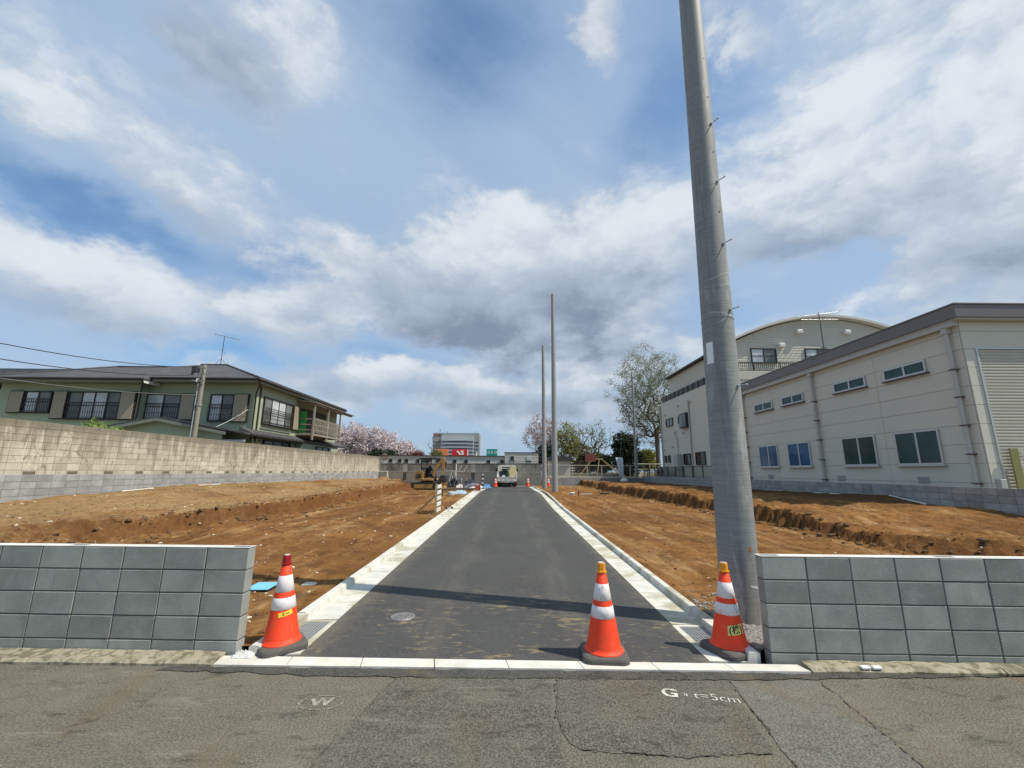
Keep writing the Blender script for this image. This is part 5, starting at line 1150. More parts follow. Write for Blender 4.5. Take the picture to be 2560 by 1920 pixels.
# grey block base with mesh fence right of the retaining wall
fb = thing('mesh_fence', 'cream mesh fence on a grey block base beside the playground', 'fence', (8, 38.9, .3))
def FP(u): return Vector((3.0+9.7*u, 38.75+1.9*u, 0))
base = MB(); a, b = FP(0), FP(1); n_ = Vector((b-a).normalized()).cross(Vector((0, 0, 1)))
base.prism([(a.x, a.y, 0), (b.x, b.y, 0), (b.x, b.y+.15, 0), (a.x, a.y+.15, 0)], (0, 0, 1.12)); part('block_base', base, m_brickwall('grey_base_blocks', (.25, .255, .25), (.19, .185, .165), (.14, .14, .14), 0), fb)
for i in range(8):
    p = FP(i/7); part('post', MB().box(p.x-.03, p.x+.03, p.y+.04, p.y+.10, 1.12, 2.24), fence_m, fb)
for z in (1.2, 2.22): part('rail', MB().bar(FP(0)+Vector((0, .07, z)), FP(1)+Vector((0, .07, z)), .05, .05), fence_m, fb)
ms = MB(); L_ = (b-a).length; n = int(L_/.11)
for i in range(-10, n):
    for s in (0, 1):
        u0, u1 = i*.11, i*.11+1.02
        c0, c1 = max(0, u0), min(L_, u1)
        if c1 <= c0: continue
        z0 = 1.2+(c0-u0) if not s else 2.22-(c0-u0); z1 = 1.2+(c1-u0) if not s else 2.22-(c1-u0)
        p, q = FP(c0/L_), FP(c1/L_); ms.bar((p.x, p.y+.07, z0), (q.x, q.y+.07, z1), .006, .006, (0, 1, 0))
part('wire_mesh', ms, mat('grey_wire', (.12, .115, .095), .1, 5, .6, 0), fb, kind='stuff')
gf = thing('pipe_fence', 'pale pipe rail fence in front of the hedge by the white building', 'fence', (13.6, 44.5, 1.0))
for z in (1.9, 2.45): part('rail', MB().tube([(12.8, 44.3, z), (17.5, 44.6, z)], .04, 8), fence_m, gf)
for x in (12.9, 14.4, 16.0): part('post', MB().bar((x, 44.35, 1.0), (x+.05, 44.35, 2.5), .07, .07), fence_m, gf)
# playground behind the fence
sw = thing('swing_frame', 'orange-yellow A-frame of a playground behind the mesh fence', 'playground frame', (9.6, 46.5, 1.05))
om = mat('faded_orange_paint', (.34, .245, .11), .12, 4, .6, .05)
for x0, y0, x1, y1 in ((7.3, 46.0, 9.0, 46.4), (9.3, 46.0, 9.7, 46.4), (12.6, 46.3, 9.9, 46.4), (12.3, 46.6, 9.9, 46.5)): part('leg', MB().bar((x0, y0, 1.05), (x1, y1, 3.0), .08, .08), om, sw)
part('beam', MB().bar((8.8, 46.4, 3.0), (10.1, 46.45, 3.0), .14, .14), om, sw)
part('roof_panel', MB().box(8.2, 9.3, 46.3, 46.5, 2.7, 3.5), mat('dull_red_panel', (.20, .055, .05), .15, 5, .7, .05), sw)
pk = thing('park_wall', 'pale low park wall with dark openings behind the mesh fence', 'wall', (8, 49, 1.05)); part('body', MB().box(3.5, 13.5, 49, 49.3, 1.05, 1.42), mat('pale_park_wall', (.48, .46, .38), .1, 2, .8, .05), pk)
part('coping', MB().box(3.45, 13.55, 48.95, 49.35, 1.42, 1.48), slab_conc, pk)
hr = thing('slat_hoarding', 'brown slatted hoarding behind the mesh fence', 'hoarding', (8, 50.5, 1.05))
for i in range(5): part('slat', MB().box(6.6, 9.2, 50.5, 50.56, 1.5+.3*i, 1.72+.3*i), mat('brown_slats', (.13, .085, .065), .15, 4, .8, .1), hr)
for x in (6.7, 7.9, 9.1): part('post', MB().box(x-.05, x+.05, 50.56, 50.62, 1.05, 3.0), trim_dark, hr)
hut = thing('hut', 'small dark-roofed grey hut behind the mesh fence', 'hut', (5.2, 45.5, 1.05))
part('wall', MB().box(4.2, 6.4, 45.0, 47, 1.05, 2.75), shed_w, hut); part('roof', MB().prism([(4.0, 44.7, 2.75), (6.7, 44.7, 2.75), (6.5, 44.7, 3.15), (4.2, 44.7, 3.15)], (0, 2.6, 0)), darkgrey, hut)
wbk = thing('white_house', 'small bright white house seen through the bare branches', 'house', (11.5, 76, 1))
part('wall', MB().box(10.2, 14.5, 75, 80, 1, 5.6), mat('bright_white_render', (.75, .75, .73), .04, 2, .8, .05), wbk); part('roof', MB().prism([(10.0, 74.7, 5.6), (14.7, 74.7, 5.6), (12.3, 74.7, 6.6)], (0, 5.6, 0)), roof_m, wbk)
for x in (11.0, 12.0): w = part('window', MB().box(x, x+.45, 74.95, 75.02, 4.4, 5.0), darkgrey, wbk); part('pane', MB().box(x+.05, x+.4, 74.92, 74.95, 4.45, 4.95), dark_glass, w)
# banner on a pole before the low wall
bn = thing('banner', 'white vertical banner leaning on a thin pole by the playground fence', 'banner', (9.75, 38.2, .8))
part('pole', MB().tube([(.05, 0, -.3), (.12, 0, 2.3), (.32, 0, 3.9)], .02, 6), darkgrey, bn, False); part('crossbar', MB().bar((-.35, -.03, 2.12), (.35, -.03, 2.12), .03, .03), darkgrey, bn, False)
mb = MB(); n = 10
for i in range(n):
    def S(k): t_ = k/n; return -.32+.28*t_, .31-.02*t_+.05*t_, 2.1-1.72*t_, -.04-.08*math.sin(t_*4)
    a0, b0, z0, y0 = S(i); a1, b1, z1, y1 = S(i+1); mb.quad((a0, y0, z0), (b0, y0, z0), (b1, y1, z1), (a1, y1, z1))
cl = part('cloth', mb, mat('faded_banner_cloth', (.58, .62, .70), .06, 5, .85, .05), bn, False)
mb = MB(); rg = random.Random(5)
for i in range(7): z = 1.85-.22*i; x = -.14+.05*i*.7; mb.box(x, x+.16+.05*rg.random(), -.135, -.130, z, z+.10)
part('faded_lettering', mb, mat('faded_print', (.42, .45, .54), .2, 18, .85, 0), cl, False)
solo('white_bag', MB().lathe([(.02, -.05), (.30, -.05), (.34, .10), (.25, .26), (.05, .32)], 14, (9.9, 37.4, h_dirt(9.9, 37.4)+.05)), bag_w, 'white rounded bag lying on the soil below the banner', 'bag')

# ------------------------------------------------------------------ office block and shop signs beyond
of = thing('office_building', 'distant grey office block with long window bands and a red mark', 'office building', (-25, 210, 1))
part('body', MB().box(-35.4, -13.9, 200, 212, 0, 19.0), office_w, of); part('corner_tower', MB().box(-13.9, -13.3, 201, 205, 0, 18.4), office_l, of)
part('front_slab', MB().box(-31.4, -16.4, 199.0, 200, 0, 17.55), office_l, of)
for i, z in enumerate((15.3, 13.7, 12.1, 10.5, 8.9, 7.3)):
    w = part('window_band', MB().box(-31.2, -16.6, 198.9, 199.0, z-.75, z), office_g, of); part('ledge', MB().box(-29 if i else -28, -19, 198.75, 199.0, z+.08, z+.34), office_l, w); part('window_band', MB().box(-35.3, -31.6, 199.9, 200.0, z-.75, z-.25), office_g, of); part('window_band', MB().box(-16.2, -14.0, 199.9, 200.0, z-.75, z-.25), office_g, of)
sg = part('roof_sign', MB().box(-34.6, -33.8, 199.85, 199.95, 17.6, 18.5), sign_red, of); mb = MB()
for x0, x1 in ((-33.4, -33.0), (-32.9, -32.4), (-32.3, -31.95), (-31.85, -31.4)): mb.box(x0, x1, 199.85, 199.95, 17.75, 18.35)
part('sign_letters', mb, mat('dark_sign_red', (.12, .03, .03), .1, 1, .6, 0), sg)
for x in (-33, -29.5, -16): part('mast', MB().tube([(x, 205, 19), (x, 205, 21.2 if x < -30 else 20.2)], .12, 6), darkgrey, of)
def board(label, x0, x1, z0, z1, y, m, zg=0.0):
    t = thing('shop_sign', label, 'sign', ((x0+x1)/2, y, zg)); part('panel', MB().cbox(x0, x1, y-.15, y+.15, z0, z1, .05), m, t)
    for x in (x0+.4, x1-.4): part('post', MB().tube([(x, y+.4, zg), (x, y+.4, z1-.2)], .12, 8), galv, t)
    return t
def on_board(t, txt, size, x, z, y, m, bold=.02, sx=1.0):
    tb = text_mesh(txt, size, .02, bold); tb.xform(Matrix.Translation((x, y-.17, z)) @ Matrix.Rotation(math.pi/2, 4, 'X') @ Matrix.Diagonal((sx, 1, 1, 1))); return part('lettering', tb, m, t)
b1 = board('teal shop sign with white katakana letters beyond the shed', -6.2, -3.2, 5.4, 7.7, 120, sign_teal); on_board(b1, 'ニトリ', .95, -4.62, 6.72, 120, sign_white, .03)
b2 = board('long red shop sign with a white brush emblem beyond the shed', -14.5, -10.3, 5.0, 7.05, 110, sign_red); on_board(b2, 'S', 1.5, -11.85, 6.15, 110, sign_white, .06, 1.2)
mb = MB(); mb.prism([(-13.4, 109.8, 6.6), (-12.9, 109.8, 6.75), (-12.5, 109.8, 6.2), (-12.2, 109.8, 5.7), (-12.6, 109.8, 5.6), (-12.9, 109.8, 6.1)], (0, .03, 0)); mb.box(-10.6, -10.35, 109.8, 109.84, 5.0, 6.95); part('emblem', mb, sign_white, b2)
b3 = board('orange shop sign half hidden behind a small bush', -19.0, -15.4, 5.0, 7.1, 110, sign_or)
solo('vent_stack', MB().tube([(-7.5, 100, 0), (-7.5, 100, 5.9)], .18, 8), white_p, 'short white vent stack beside the teal shop sign', 'vent')

# ------------------------------------------------------------------ trees
def tree(name, label, base, th, crown_c, crown_r, n_att, leafm, n_leaf, lsize, barkm=bark, seed=1, r_tip=.010, group=None, flat_bottom=True, cone=False, spread=.5, droop=0.0, cat='tree', shell=.0):
    rg = np.random.default_rng(seed); base = np.array(base, float); cc = np.array(crown_c, float); cr = np.array(crown_r, float)
    pts = []
    while len(pts) < n_att:
        p = rg.uniform(-1, 1, 3); r2 = (p**2).sum()
        if r2 > 1 or r2 < shell: continue
        if cone and p[0]**2+p[1]**2 > ((1-p[2])/2)**2*1.05: continue
        wob = .82+.30*mnoise.noise(Vector((p*2.2+seed).tolist()))
        pts.append(cc+p*cr*wob)
    pts = np.array(pts); top = base+np.array([0, 0, th])
    nodes = [base-np.array([0, 0, .4]), base+(top-base)*.35+rg.normal(0, .05, 3)*[1, 1, 0], base+(top-base)*.7+rg.normal(0, .08, 3)*[1, 1, 0], top]; par = [-1, 0, 1, 2]
    order = np.argsort(((pts-top)**2).sum(1)); ends = []
    for k in order:
        q = pts[k]; N = np.array(nodes); d = np.sqrt(((N-q)**2).sum(1)); dz = q[2]-N[:, 2]
        cost = d+np.maximum(0, -dz)*1.3+.30*np.sqrt(((N-top)**2).sum(1)); cost[:2] = 1e9
        j = int(np.argmin(cost)); p = N[j]; L = d[j]; m = max(1, int(L/(.55+.05*cr[2]))); pi_ = j
        for s in range(1, m+1):
            t_ = s/m; w = p+(q-p)*t_+rg.normal(0, .025*L*(1 if s < m else 0), 3)-np.array([*((q-p)[:2]*.10*math.sin(math.pi*t_)), -.05*L*math.sin(math.pi*t_)])
            nodes.append(w); par.append(pi_); pi_ = len(nodes)-1
        ends.append(pi_)
    n = len(nodes); cnt = np.zeros(n)
    for e in ends:
        i = e
        while i >= 0: cnt[i] += 1; i = par[i]
    rad = r_tip*np.maximum(cnt, 1)**.46; rad[0] *= 1.25
    tr = MB()
    for i in range(1, n):
        j = par[i]; sg_ = 8 if rad[j] > .08 else (5 if rad[j] > .03 else 3)
        tr.tube([nodes[j], nodes[i]], [min(rad[j], rad[i]*1.6), rad[i]], sg_, False)
    t = thing(name, label, cat, tuple(base), 0, group)
    part_ = link('trunk', tr.fastmesh('trunk', barkm), t, True)
    if n_leaf:
        E_ = np.array([nodes[e] for e in ends]); ids = rg.integers(0, len(E_), n_leaf); C = E_[ids]+rg.normal(0, spread, (n_leaf, 3))*[1, 1, .8]; C[:, 2] -= droop*rg.random(n_leaf)
        a = rg.normal(size=(n_leaf, 3)); a /= np.linalg.norm(a, axis=1)[:, None]; b = np.cross(a, rg.normal(size=(n_leaf, 3))); b /= np.linalg.norm(b, axis=1)[:, None]
        s = lsize*(.55+.9*rg.random((n_leaf, 1))); V = np.stack([C-a*s*.5, C+b*s*.32, C+a*s*.5, C-b*s*.32], 1).reshape(-1, 3)
        me = bpy.data.meshes.new('crown'); me.vertices.add(n_leaf*4); me.vertices.foreach_set('co', V.ravel()); me.loops.add(n_leaf*4); me.loops.foreach_set('vertex_index', np.arange(n_leaf*4)); me.polygons.add(n_leaf); me.polygons.foreach_set('loop_start', np.arange(n_leaf)*4); me.update(calc_edges=True); me.validate(); me.materials.append(leafm)
        link('crown', me, t, True)
    return t
GZ = 1.05
g_ch = 'cherry trees in bloom beyond the old wall'
tree('cherry_tree', 'pink cherry tree in full bloom, the tallest, behind the green house balcony', (-23.0, 58, GZ), 2.0, (-21.6, 58, 5.4), (3.4, 3, 2.9), 150, pink, 9000, .24, seed=11, group=g_ch, spread=.32)
tree('cherry_tree', 'pink cherry tree in full bloom, middle one of the row', (-17.8, 57, GZ), 1.8, (-17.6, 57, 5.0), (2.9, 2.8, 2.5), 140, pink, 8000, .24, seed=12, group=g_ch, spread=.32)
tree('cherry_tree', 'pink cherry tree in full bloom, low one next to the red-leaved shrub', (-13.2, 56, GZ), 1.5, (-13.9, 56, 3.9), (2.7, 2.2, 1.5), 110, pink, 6000, .22, seed=13, group=g_ch, spread=.28)
tree('evergreen_shrub', 'dark evergreen shrub under the pink cherry trees', (-15.8, 51, GZ), .6, (-15.2, 51, 3.0), (2.3, 1.4, 1.35), 60, leaf_dk, 5200, .24, seed=14, spread=.30, cat='shrub')
tree('red_shrub', 'low dark red leaved shrub at the end of the cherry row', (-11.0, 52, GZ), .5, (-11.2, 52, 3.2), (1.2, 1.0, .85), 40, leaf_red, 2200, .18, seed=15, spread=.22, cat='shrub')
tree('bare_tree', 'leafless grey tree beside the distant office block', (-10.6, 62, GZ), 1.6, (-10.7, 62, 5.0), (1.4, 1.2, 2.2), 70, leaf_gr, 0, .1, bark_l, seed=16, r_tip=.016)
tree('bush', 'small green bush in front of the orange shop sign', (-16.6, 100, 1), 2.2, (-16.6, 100, 5.4), (1.6, 1.2, .9), 40, leaf_yl, 1500, .3, seed=17, spread=.3, cat='shrub')
tree('cherry_tree', 'pale fading cherry tree behind the pair of tall concrete poles', (4.3, 52, GZ), 1.9, (4.2, 52, 5.9), (2.9, 2.4, 2.9), 240, pink2, 4600, .17, seed=21, spread=.22)
tree('evergreen_shrub', 'dark green shrub below the pale fading cherry tree', (4.4, 50, GZ), .8, (4.3, 50, 3.2), (1.5, 1.2, 1.7), 50, leaf_dk, 3200, .22, seed=22, spread=.28, cat='shrub')
tree('willow_tree', 'fresh yellow-green tree beside the taller concrete pole', (6.6, 50, GZ), 1.8, (6.9, 50, 5.0), (1.9, 1.7, 2.9), 150, leaf_yl, 3400, .19, seed=23, spread=.26, droop=.3)
tree('bare_tree', 'spreading half-bare tree with grey branches in the playground', (9.0, 50, GZ), 1.5, (9.6, 50, 5.3), (2.9, 2.4, 2.8), 300, leaf_yl, 1500, .14, bark_l, seed=24, r_tip=.013, spread=.2)
for i, (x, rx, z, lm, lab) in enumerate(((9.9, 1.4, 3.1, leaf_dk, 'dark rounded shrub left in the hedge behind the playground'), (11.8, 1.6, 3.0, leaf_md, 'mid-green rounded shrub in the hedge behind the playground'), (15.6, 1.5, 3.2, leaf_md, 'mid-green shrub beside the dark conifer'), (17.6, 1.4, 3.4, leaf_yl, 'bright green shrub against the white building'))):
    tree('hedge_shrub', lab, (x, 55, GZ), .6, (x, 55, z-.3), (rx, 1.3, 1.5), 50, lm, 4200, .24, seed=30+i, spread=.3, cat='shrub')
tree('conifer', 'dense dark conifer rising behind the white banner', (12.9, 48, GZ), 1.2, (12.95, 48, 3.6), (1.75, 1.6, 2.9), 140, leaf_dk, 11000, .22, seed=41, spread=.22, shell=.1)
tree('zelkova_tree', 'tall spreading tree with thin young leaves beside the white building', (18.0, 52, GZ), 5.5, (17.4, 52, 10.8), (5.7, 4.6, 7.4), 1000, leaf_gr, 30000, .13, bark_l, seed=42, r_tip=.012, spread=.30)
tree('ivy_clad_tree', 'dark ivy-covered trunk against the corner of the white building', (17.6, 47, GZ), 2.0, (17.9, 47, 5.6), (.8, .8, 4.4), 90, leaf_dk, 5200, .22, seed=43, spread=.22)
# fresh shoots peeping over the old wall
tree('garden_shrub', 'light green leafy shoots peeping over the old stained wall', (-15.7, 16.4, 1.0), 1.6, (-15.55, 16.4, 3.12), (.85, .3, .30), 30, leaf_lt, 520, .16, seed=51, spread=.10, cat='shrub')
tree('garden_shrub', 'pale straggly shrub at the corner of the green house', (-14.35, 24.0, 1.0), 1.6, (-14.3, 23.8, 3.0), (.35, .3, .45), 24, leaf_yl, 260, .10, seed=52, spread=.10, cat='shrub')
# ------------------------------------------------------------------ mini excavator
ex = thing('mini_excavator', 'yellow mini excavator with a dark canopy parked by the soil bank', 'excavator', (-5.85, 31.4, zs(31.4)+.02), R(-8))
def stadium(L, h, n=10):
    r_ = h/2; P_ = []
    for k in range(n+1): a = -math.pi/2+math.pi*k/n; P_.append((L/2-r_+r_*math.cos(a), r_+r_*math.sin(a)))
    for k in range(n+1): a = math.pi/2+math.pi*k/n; P_.append((-L/2+r_+r_*math.cos(a), r_+r_*math.sin(a)))
    return P_
for s in (-1, 1):
    y0 = s*.62-.15; mb = MB(); mb.prism([(x, y0, z) for x, z in stadium(2.15, .46)], (0, .30, 0)); tr = part('track', mb, mach_dk, ex, False)
    mb = MB(); mb.prism([(x, y0-.015, z+.09) for x, z in stadium(1.7, .27)], (0, .33, 0)); part('track_frame', mb, yel_mach, tr, False)
    for x in (-.8, .8): b = MB(); b.lathe([(.15, 0), (.15, .35), (.05, .36)], 16); b.xform(Matrix.Translation((x, y0-.02, .23)) @ Matrix.Rotation(-math.pi/2, 4, 'X')); part('sprocket', b, mach_dk, tr, False)
    lug = MB()
    for i in range(20): x = -.9+.095*i; lug.box(x-.02, x+.02, y0, y0+.3, .455, .485); lug.box(x-.02, x+.02, y0, y0+.3, -.015, .01)
    part('lugs', lug, mach_dk, tr, False)
part('undercarriage', MB().box(-.55, .55, -.5, .5, .22, .52), mach_dk, ex, False)
mb = MB(); mb.lathe([(.42, .5), (.42, .60)], 24); part('slew_ring', mb, mach_dk, ex, False)
part('platform', MB().cbox(-.35, .62, -.70, .70, .60, .76, .03), yel_mach, ex, False)
mb = MB(); mb.prism([(-.62, -.72, .66), (-.10, -.72, .66), (-.05, -.72, 1.18), (-.30, -.72, 1.32), (-.62, -.72, 1.22), (-.70, -.72, .95)], (0, 1.44, 0)); cw = part('engine_cover', mb, yel_mach, ex, False)
part('cover_vent', MB().box(-.55, -.2, -.735, -.722, .8, 1.05), mach_dk, cw, False)
st_ = part('seat', MB().cbox(.0, .42, -.24, .24, .86, 1.02, .04), black, ex, False); part('seat_back', MB().cbox(-.08, .04, -.24, .24, 1.0, 1.50, .04), black, st_, False)
for s in (-1, 1):
    part('canopy_post', MB().tube([(-.22, s*.60, 1.15), (-.28, s*.60, 2.12)], .035, 8), black, ex, False)
part('canopy_brace', MB().tube([(-.22, -.6, 1.45), (-.22, .6, 1.45)], .03, 8), black, ex, False)
mb = MB(); mb.prism([(-.45, -.66, 2.10), (.78, -.66, 2.14), (.86, -.66, 2.10), (.86, -.66, 2.17), (.75, -.66, 2.21), (-.42, -.66, 2.18)], (0, 1.32, 0)); part('canopy_roof', mb, black, ex, False)
for s in (-1, 1): part('control_lever', MB().tube([(.50, s*.28, .78), (.46, s*.28, 1.28)], .018, 6), black, ex, False)
BO = Matrix.Translation((-.48, -.30, 0))
class SB(MB):
    def mesh(s, name, mat): s.xform(BO); return MB.mesh(s, name, mat)
part('swing_post', SB().box(.90, 1.10, -.14, .14, .58, .92), mach_dk, ex, False)
bm_ = SB(); bm_.prism([(.96, -.09, .72), (1.10, -.09, .70), (1.24, -.09, 1.35), (1.72, -.09, 2.00), (1.76, -.09, 2.16), (1.62, -.09, 2.18), (1.12, -.09, 1.50), (.98, -.09, 1.05)], (0, .18, 0)); part('boom', bm_, yel_mach, ex, False)
ar = SB(); ar.prism([(1.60, -.07, 2.20), (1.78, -.07, 2.26), (1.88, -.07, 2.02), (1.80, -.07, 1.0), (1.70, -.07, .98), (1.66, -.07, 1.9)], (0, .14, 0)); part('arm', ar, yel_mach, ex, False)
for a, b, r_ in (((1.02, 0, 1.10), (1.36, 0, 1.66), .05), ((1.30, 0, 1.72), (1.68, 0, 2.24), .045), ((1.93, 0, 1.95), (1.93, 0, 1.25), .045)): cy = part('hydraulic_cylinder', SB().tube([a, Vector(a).lerp(Vector(b), .6)], r_, 10), mach_dk, ex, False); part('piston_rod', SB().tube([Vector(a).lerp(Vector(b), .6), b], r_*.55, 8), steel, cy, False)
bk = SB(); prf = [(1.62, .98), (1.92, 1.0), (2.0, .72), (1.86, .48), (1.62, .42), (1.44, .52), (1.50, .60), (1.66, .52), (1.80, .58), (1.88, .74), (1.84, .92)]
bk.prism([(x, -.26, z) for x, z in prf], (0, .52, 0)); bk.poly([(x, -.262, z) for x, z in prf[:6]]); bk.poly([(x, .262, z) for x, z in prf[:6]]); bk_o = part('bucket', bk, mach_dk, ex, False)
for i in range(4): part('tooth', SB().bar((1.46, -.22+.147*i, .56), (1.36, -.22+.147*i, .60), .05, .03), mach_dk, bk_o, False)
mb = MB(); mb.prism([(1.18, -.75, .05), (1.28, -.75, .08), (1.22, -.75, .25), (1.32, -.75, .46), (1.26, -.75, .47), (1.14, -.75, .26)], (0, 1.5, 0)); part('dozer_blade', mb, yel_mach, ex, False)
for s in (-1, 1): part('blade_arm', MB().bar((.5, s*.32, .25), (1.18, s*.36, .22), .09, .10), mach_dk, ex, False)
# seated operator: one continuous skinned body
def person(name, label, loc, rotz):
    t = thing(name, label, 'person', loc, rotz)
    J = {'pelvis': (.14, 0, .52, .125), 'waist': (.13, 0, .72, .12), 'chest': (.15, 0, .95, .145), 'neck': (.17, 0, 1.12, .055), 'head0': (.18, 0, 1.20, .075), 'head1': (.19, 0, 1.32, .088), 'head2': (.185, 0, 1.38, .07)}
    E_ = [('pelvis', 'waist'), ('waist', 'chest'), ('chest', 'neck'), ('neck', 'head0'), ('head0', 'head1'), ('head1', 'head2')]
    for s, q in ((1, 'l'), (-1, 'r')):
        J.update({q+'hip': (.18, s*.11, .50, .095), q+'knee': (.56, s*.13, .52, .070), q+'ank': (.60, s*.13, .12, .045), q+'toe': (.76, s*.14, .06, .035),
                  q+'sho': (.15, s*.20, 1.03, .065), q+'elb': (.26, s*.27, .78, .048), q+'wri': (.46, s*.25, .80, .034), q+'han': (.54, s*.25, .82, .036)})
        E_ += [('pelvis', q+'hip'), (q+'hip', q+'knee'), (q+'knee', q+'ank'), (q+'ank', q+'toe'), ('chest', q+'sho'), (q+'sho', q+'elb'), (q+'elb', q+'wri'), (q+'wri', q+'han')]
    ks = list(J); me = bpy.data.meshes.new('body'); me.from_pydata([J[k][:3] for k in ks], [(ks.index(a), ks.index(b)) for a, b in E_], [])
    o = bpy.data.objects.new('body', me); COL.objects.link(o); md = o.modifiers.new('skin', 'SKIN')
    for k, v in zip(ks, me.skin_vertices[0].data): v.radius = (J[k][3], J[k][3]); v.use_root = (k == 'pelvis')
    o.modifiers.new('sub', 'SUBSURF').levels = 1
    dg = bpy.context.evaluated_depsgraph_get(); m2 = bpy.data.meshes.new_from_object(o.evaluated_get(dg)); bpy.data.objects.remove(o)
    m2.materials.clear(); m2.materials.append(cloth_m); m2.materials.append(skin_m)
    for p in m2.polygons:
        c = p.center
        if c.z > 1.13 or (abs(c.y) > .2 and c.x > .47): p.material_index = 1
        p.use_smooth = True
    link('body', m2, t, False)
    h = MB(); h.lathe([(.118, 1.335), (.125, 1.34), (.118, 1.36), (.105, 1.42), (.065, 1.465), (.0, 1.475)], 18, (.19, 0, 0)); h.prism([(.28, -.07, 1.335), (.36, -.04, 1.33), (.36, .04, 1.33), (.28, .07, 1.335)], (0, 0, .014)); part('helmet', h, white_p, t, False)
    return t
ml_ = Matrix.Translation(ex.location) @ Matrix.Rotation(R(-8), 4, 'Z'); pp = ml_ @ Vector((.02, 0, .50))
person('person', 'person in dark work clothes and white helmet seated on the excavator', tuple(pp), R(-8))

# ------------------------------------------------------------------ truck seen from behind
tk = thing('flatbed_truck', 'dusty white flatbed truck seen from behind at the road end', 'truck', (-.14, 35.5, zs(35.5)+.012))
part('bed_floor', MB().box(-.80, .80, .0, 2.9, .62, .72), truck_w, tk, False)
tg = part('tailgate', MB().cbox(-.80, .80, -.05, .0, .44, .76, .01), truck_w, tk, False)
for x in (-.45, 0, .45): part('gate_rib', MB().box(x-.02, x+.02, -.075, -.051, .46, .74), truck_w, tg, False)
part('gate_edge', MB().box(-.82, .82, -.07, .02, .76, .80), sign_white, tg, False)
for s in (-1, 1): part('side_gate', MB().box(s*.80-.02, s*.80+.02, .02, 2.9, .72, 1.02), truck_w, tk, False); part('corner_post', MB().box(s*.79-.03, s*.79+.03, -.03, .04, .72, 1.24), sign_white, tk, False)
cb = MB(); cb.prism([(-.80, 3.0, .5), (.80, 3.0, .5), (.80, 3.0, 1.62), (.72, 3.0, 1.78), (-.72, 3.0, 1.78), (-.80, 3.0, 1.62)], (0, 1.25, 0)); cab = part('cab', cb, truck_w, tk, False)
part('rear_window', MB().box(-.45, .45, 2.97, 3.0, 1.22, 1.62), dark_glass, cab, False)
for s in (-1, 1):
    part('mirror', MB().cbox(s*.93-.06, s*.93+.06, 3.9, 3.95, 1.15, 1.45, .02), black, cab, False); part('mirror_arm', MB().bar((s*.80, 3.95, 1.35), (s*.93, 3.93, 1.35), .03, .03), black, cab, False)
part('guard_frame', MB().bar((-.78, 2.92, .72), (-.78, 2.92, 1.5), .05, .05), truck_w, tk, False); part('guard_frame', MB().bar((.78, 2.92, .72), (.78, 2.92, 1.5), .05, .05), truck_w, tk, False); part('guard_frame', MB().bar((-.78, 2.92, 1.5), (.78, 2.92, 1.5), .05, .05), truck_w, tk, False)
part('bumper', MB().cbox(-.80, .80, -.02, .06, .34, .44, .01), truck_w, tk, False)
for s in (-1, 1):
    part('tail_lamp', MB().box(s*.66-.12, s*.66+.12, -.035, -.02, .36, .43), tail_red, tk, False)
    w = MB(); w.lathe([(.16, 0), (.27, .01), (.30, .05), (.30, .25), (.27, .29), (.16, .30)], 22); w.xform(Matrix.Translation((s*.60-.15, .75, .30)) @ Matrix.Rotation(math.pi/2, 4, 'Y')); wo = part('wheel', w, black, tk, False)
    h = MB(); h.lathe([(.15, -.002), (.15, .302)], 16); h.xform(Matrix.Translation((s*.60-.15, .75, .30)) @ Matrix.Rotation(math.pi/2, 4, 'Y')); part('rim', h, galv, wo, False)
    part('mudflap', MB().box(s*.62-.19, s*.62+.19, .30, .32, .06, .44), black, tk, False)
    w = MB(); w.lathe([(.16, 0), (.27, .01), (.30, .05), (.30, .15), (.27, .19), (.16, .20)], 22); w.xform(Matrix.Translation((s*.66-.10, 3.4, .30)) @ Matrix.Rotation(math.pi/2, 4, 'Y')); part('wheel', w, black, tk, False)
part('chassis', MB().box(-.35, .35, .1, 3.6, .42, .62), black, tk, False); part('axle', MB().tube([(-.5, .75, .30), (.5, .75, .30)], .06, 8), black, tk, False)
part('number_plate', MB().box(-.17, .17, -.03, -.021, .345, .43), sign_white, tk, False)
T0 = Vector(tk.location)
cr_ = thing('crate', 'dark plastic crate with a white label at the back of the truck bed', 'crate', T0+Vector((-.30, .30, .72)))
part('body', MB().cbox(-.34, .34, -.22, .22, 0, .48, .02), mat('dark_blue_plastic', (.03, .035, .05), .15, 6, .5, .05), cr_, False); part('rim', MB().box(-.36, .36, -.24, .24, .48, .53), black, cr_, False); part('label', MB().box(-.10, .14, -.232, -.222, .08, .20), sign_white, cr_, False); part('rib', MB().box(-.34, .34, -.235, -.221, .28, .34), darkgrey, cr_, False)
solo('plywood_sheet', MB().prism([(T0.x+.10, T0.y+.9, T0.z+.72), (T0.x+.76, T0.y+.9, T0.z+.72), (T0.x+.76, T0.y+1.1, T0.z+1.62), (T0.x+.34, T0.y+1.1, T0.z+1.66), (T0.x+.10, T0.y+1.0, T0.z+1.2)], (0, .03, 0)), plywood, 'upright plywood sheet leaning in the truck bed', 'board')
mb = MB(); mb.lathe([(.02, 0), (.16, .02), (.20, .25), (.13, .5), (.09, .72), (.02, .80)], 12, (T0.x+.02, T0.y+.75, T0.z+.72)); solo('tarp_bundle', mb, tarp_green, 'upright dark green tarpaulin roll in the truck bed', 'tarp')
mb = MB(); mb.bar((T0.x-.62, T0.y+.6, T0.z+.72), (T0.x-.55, T0.y+1.0, T0.z+1.7), .06, .06); solo('steel_bar', mb, galv, 'steel bar standing in the corner of the truck bed', 'bar')

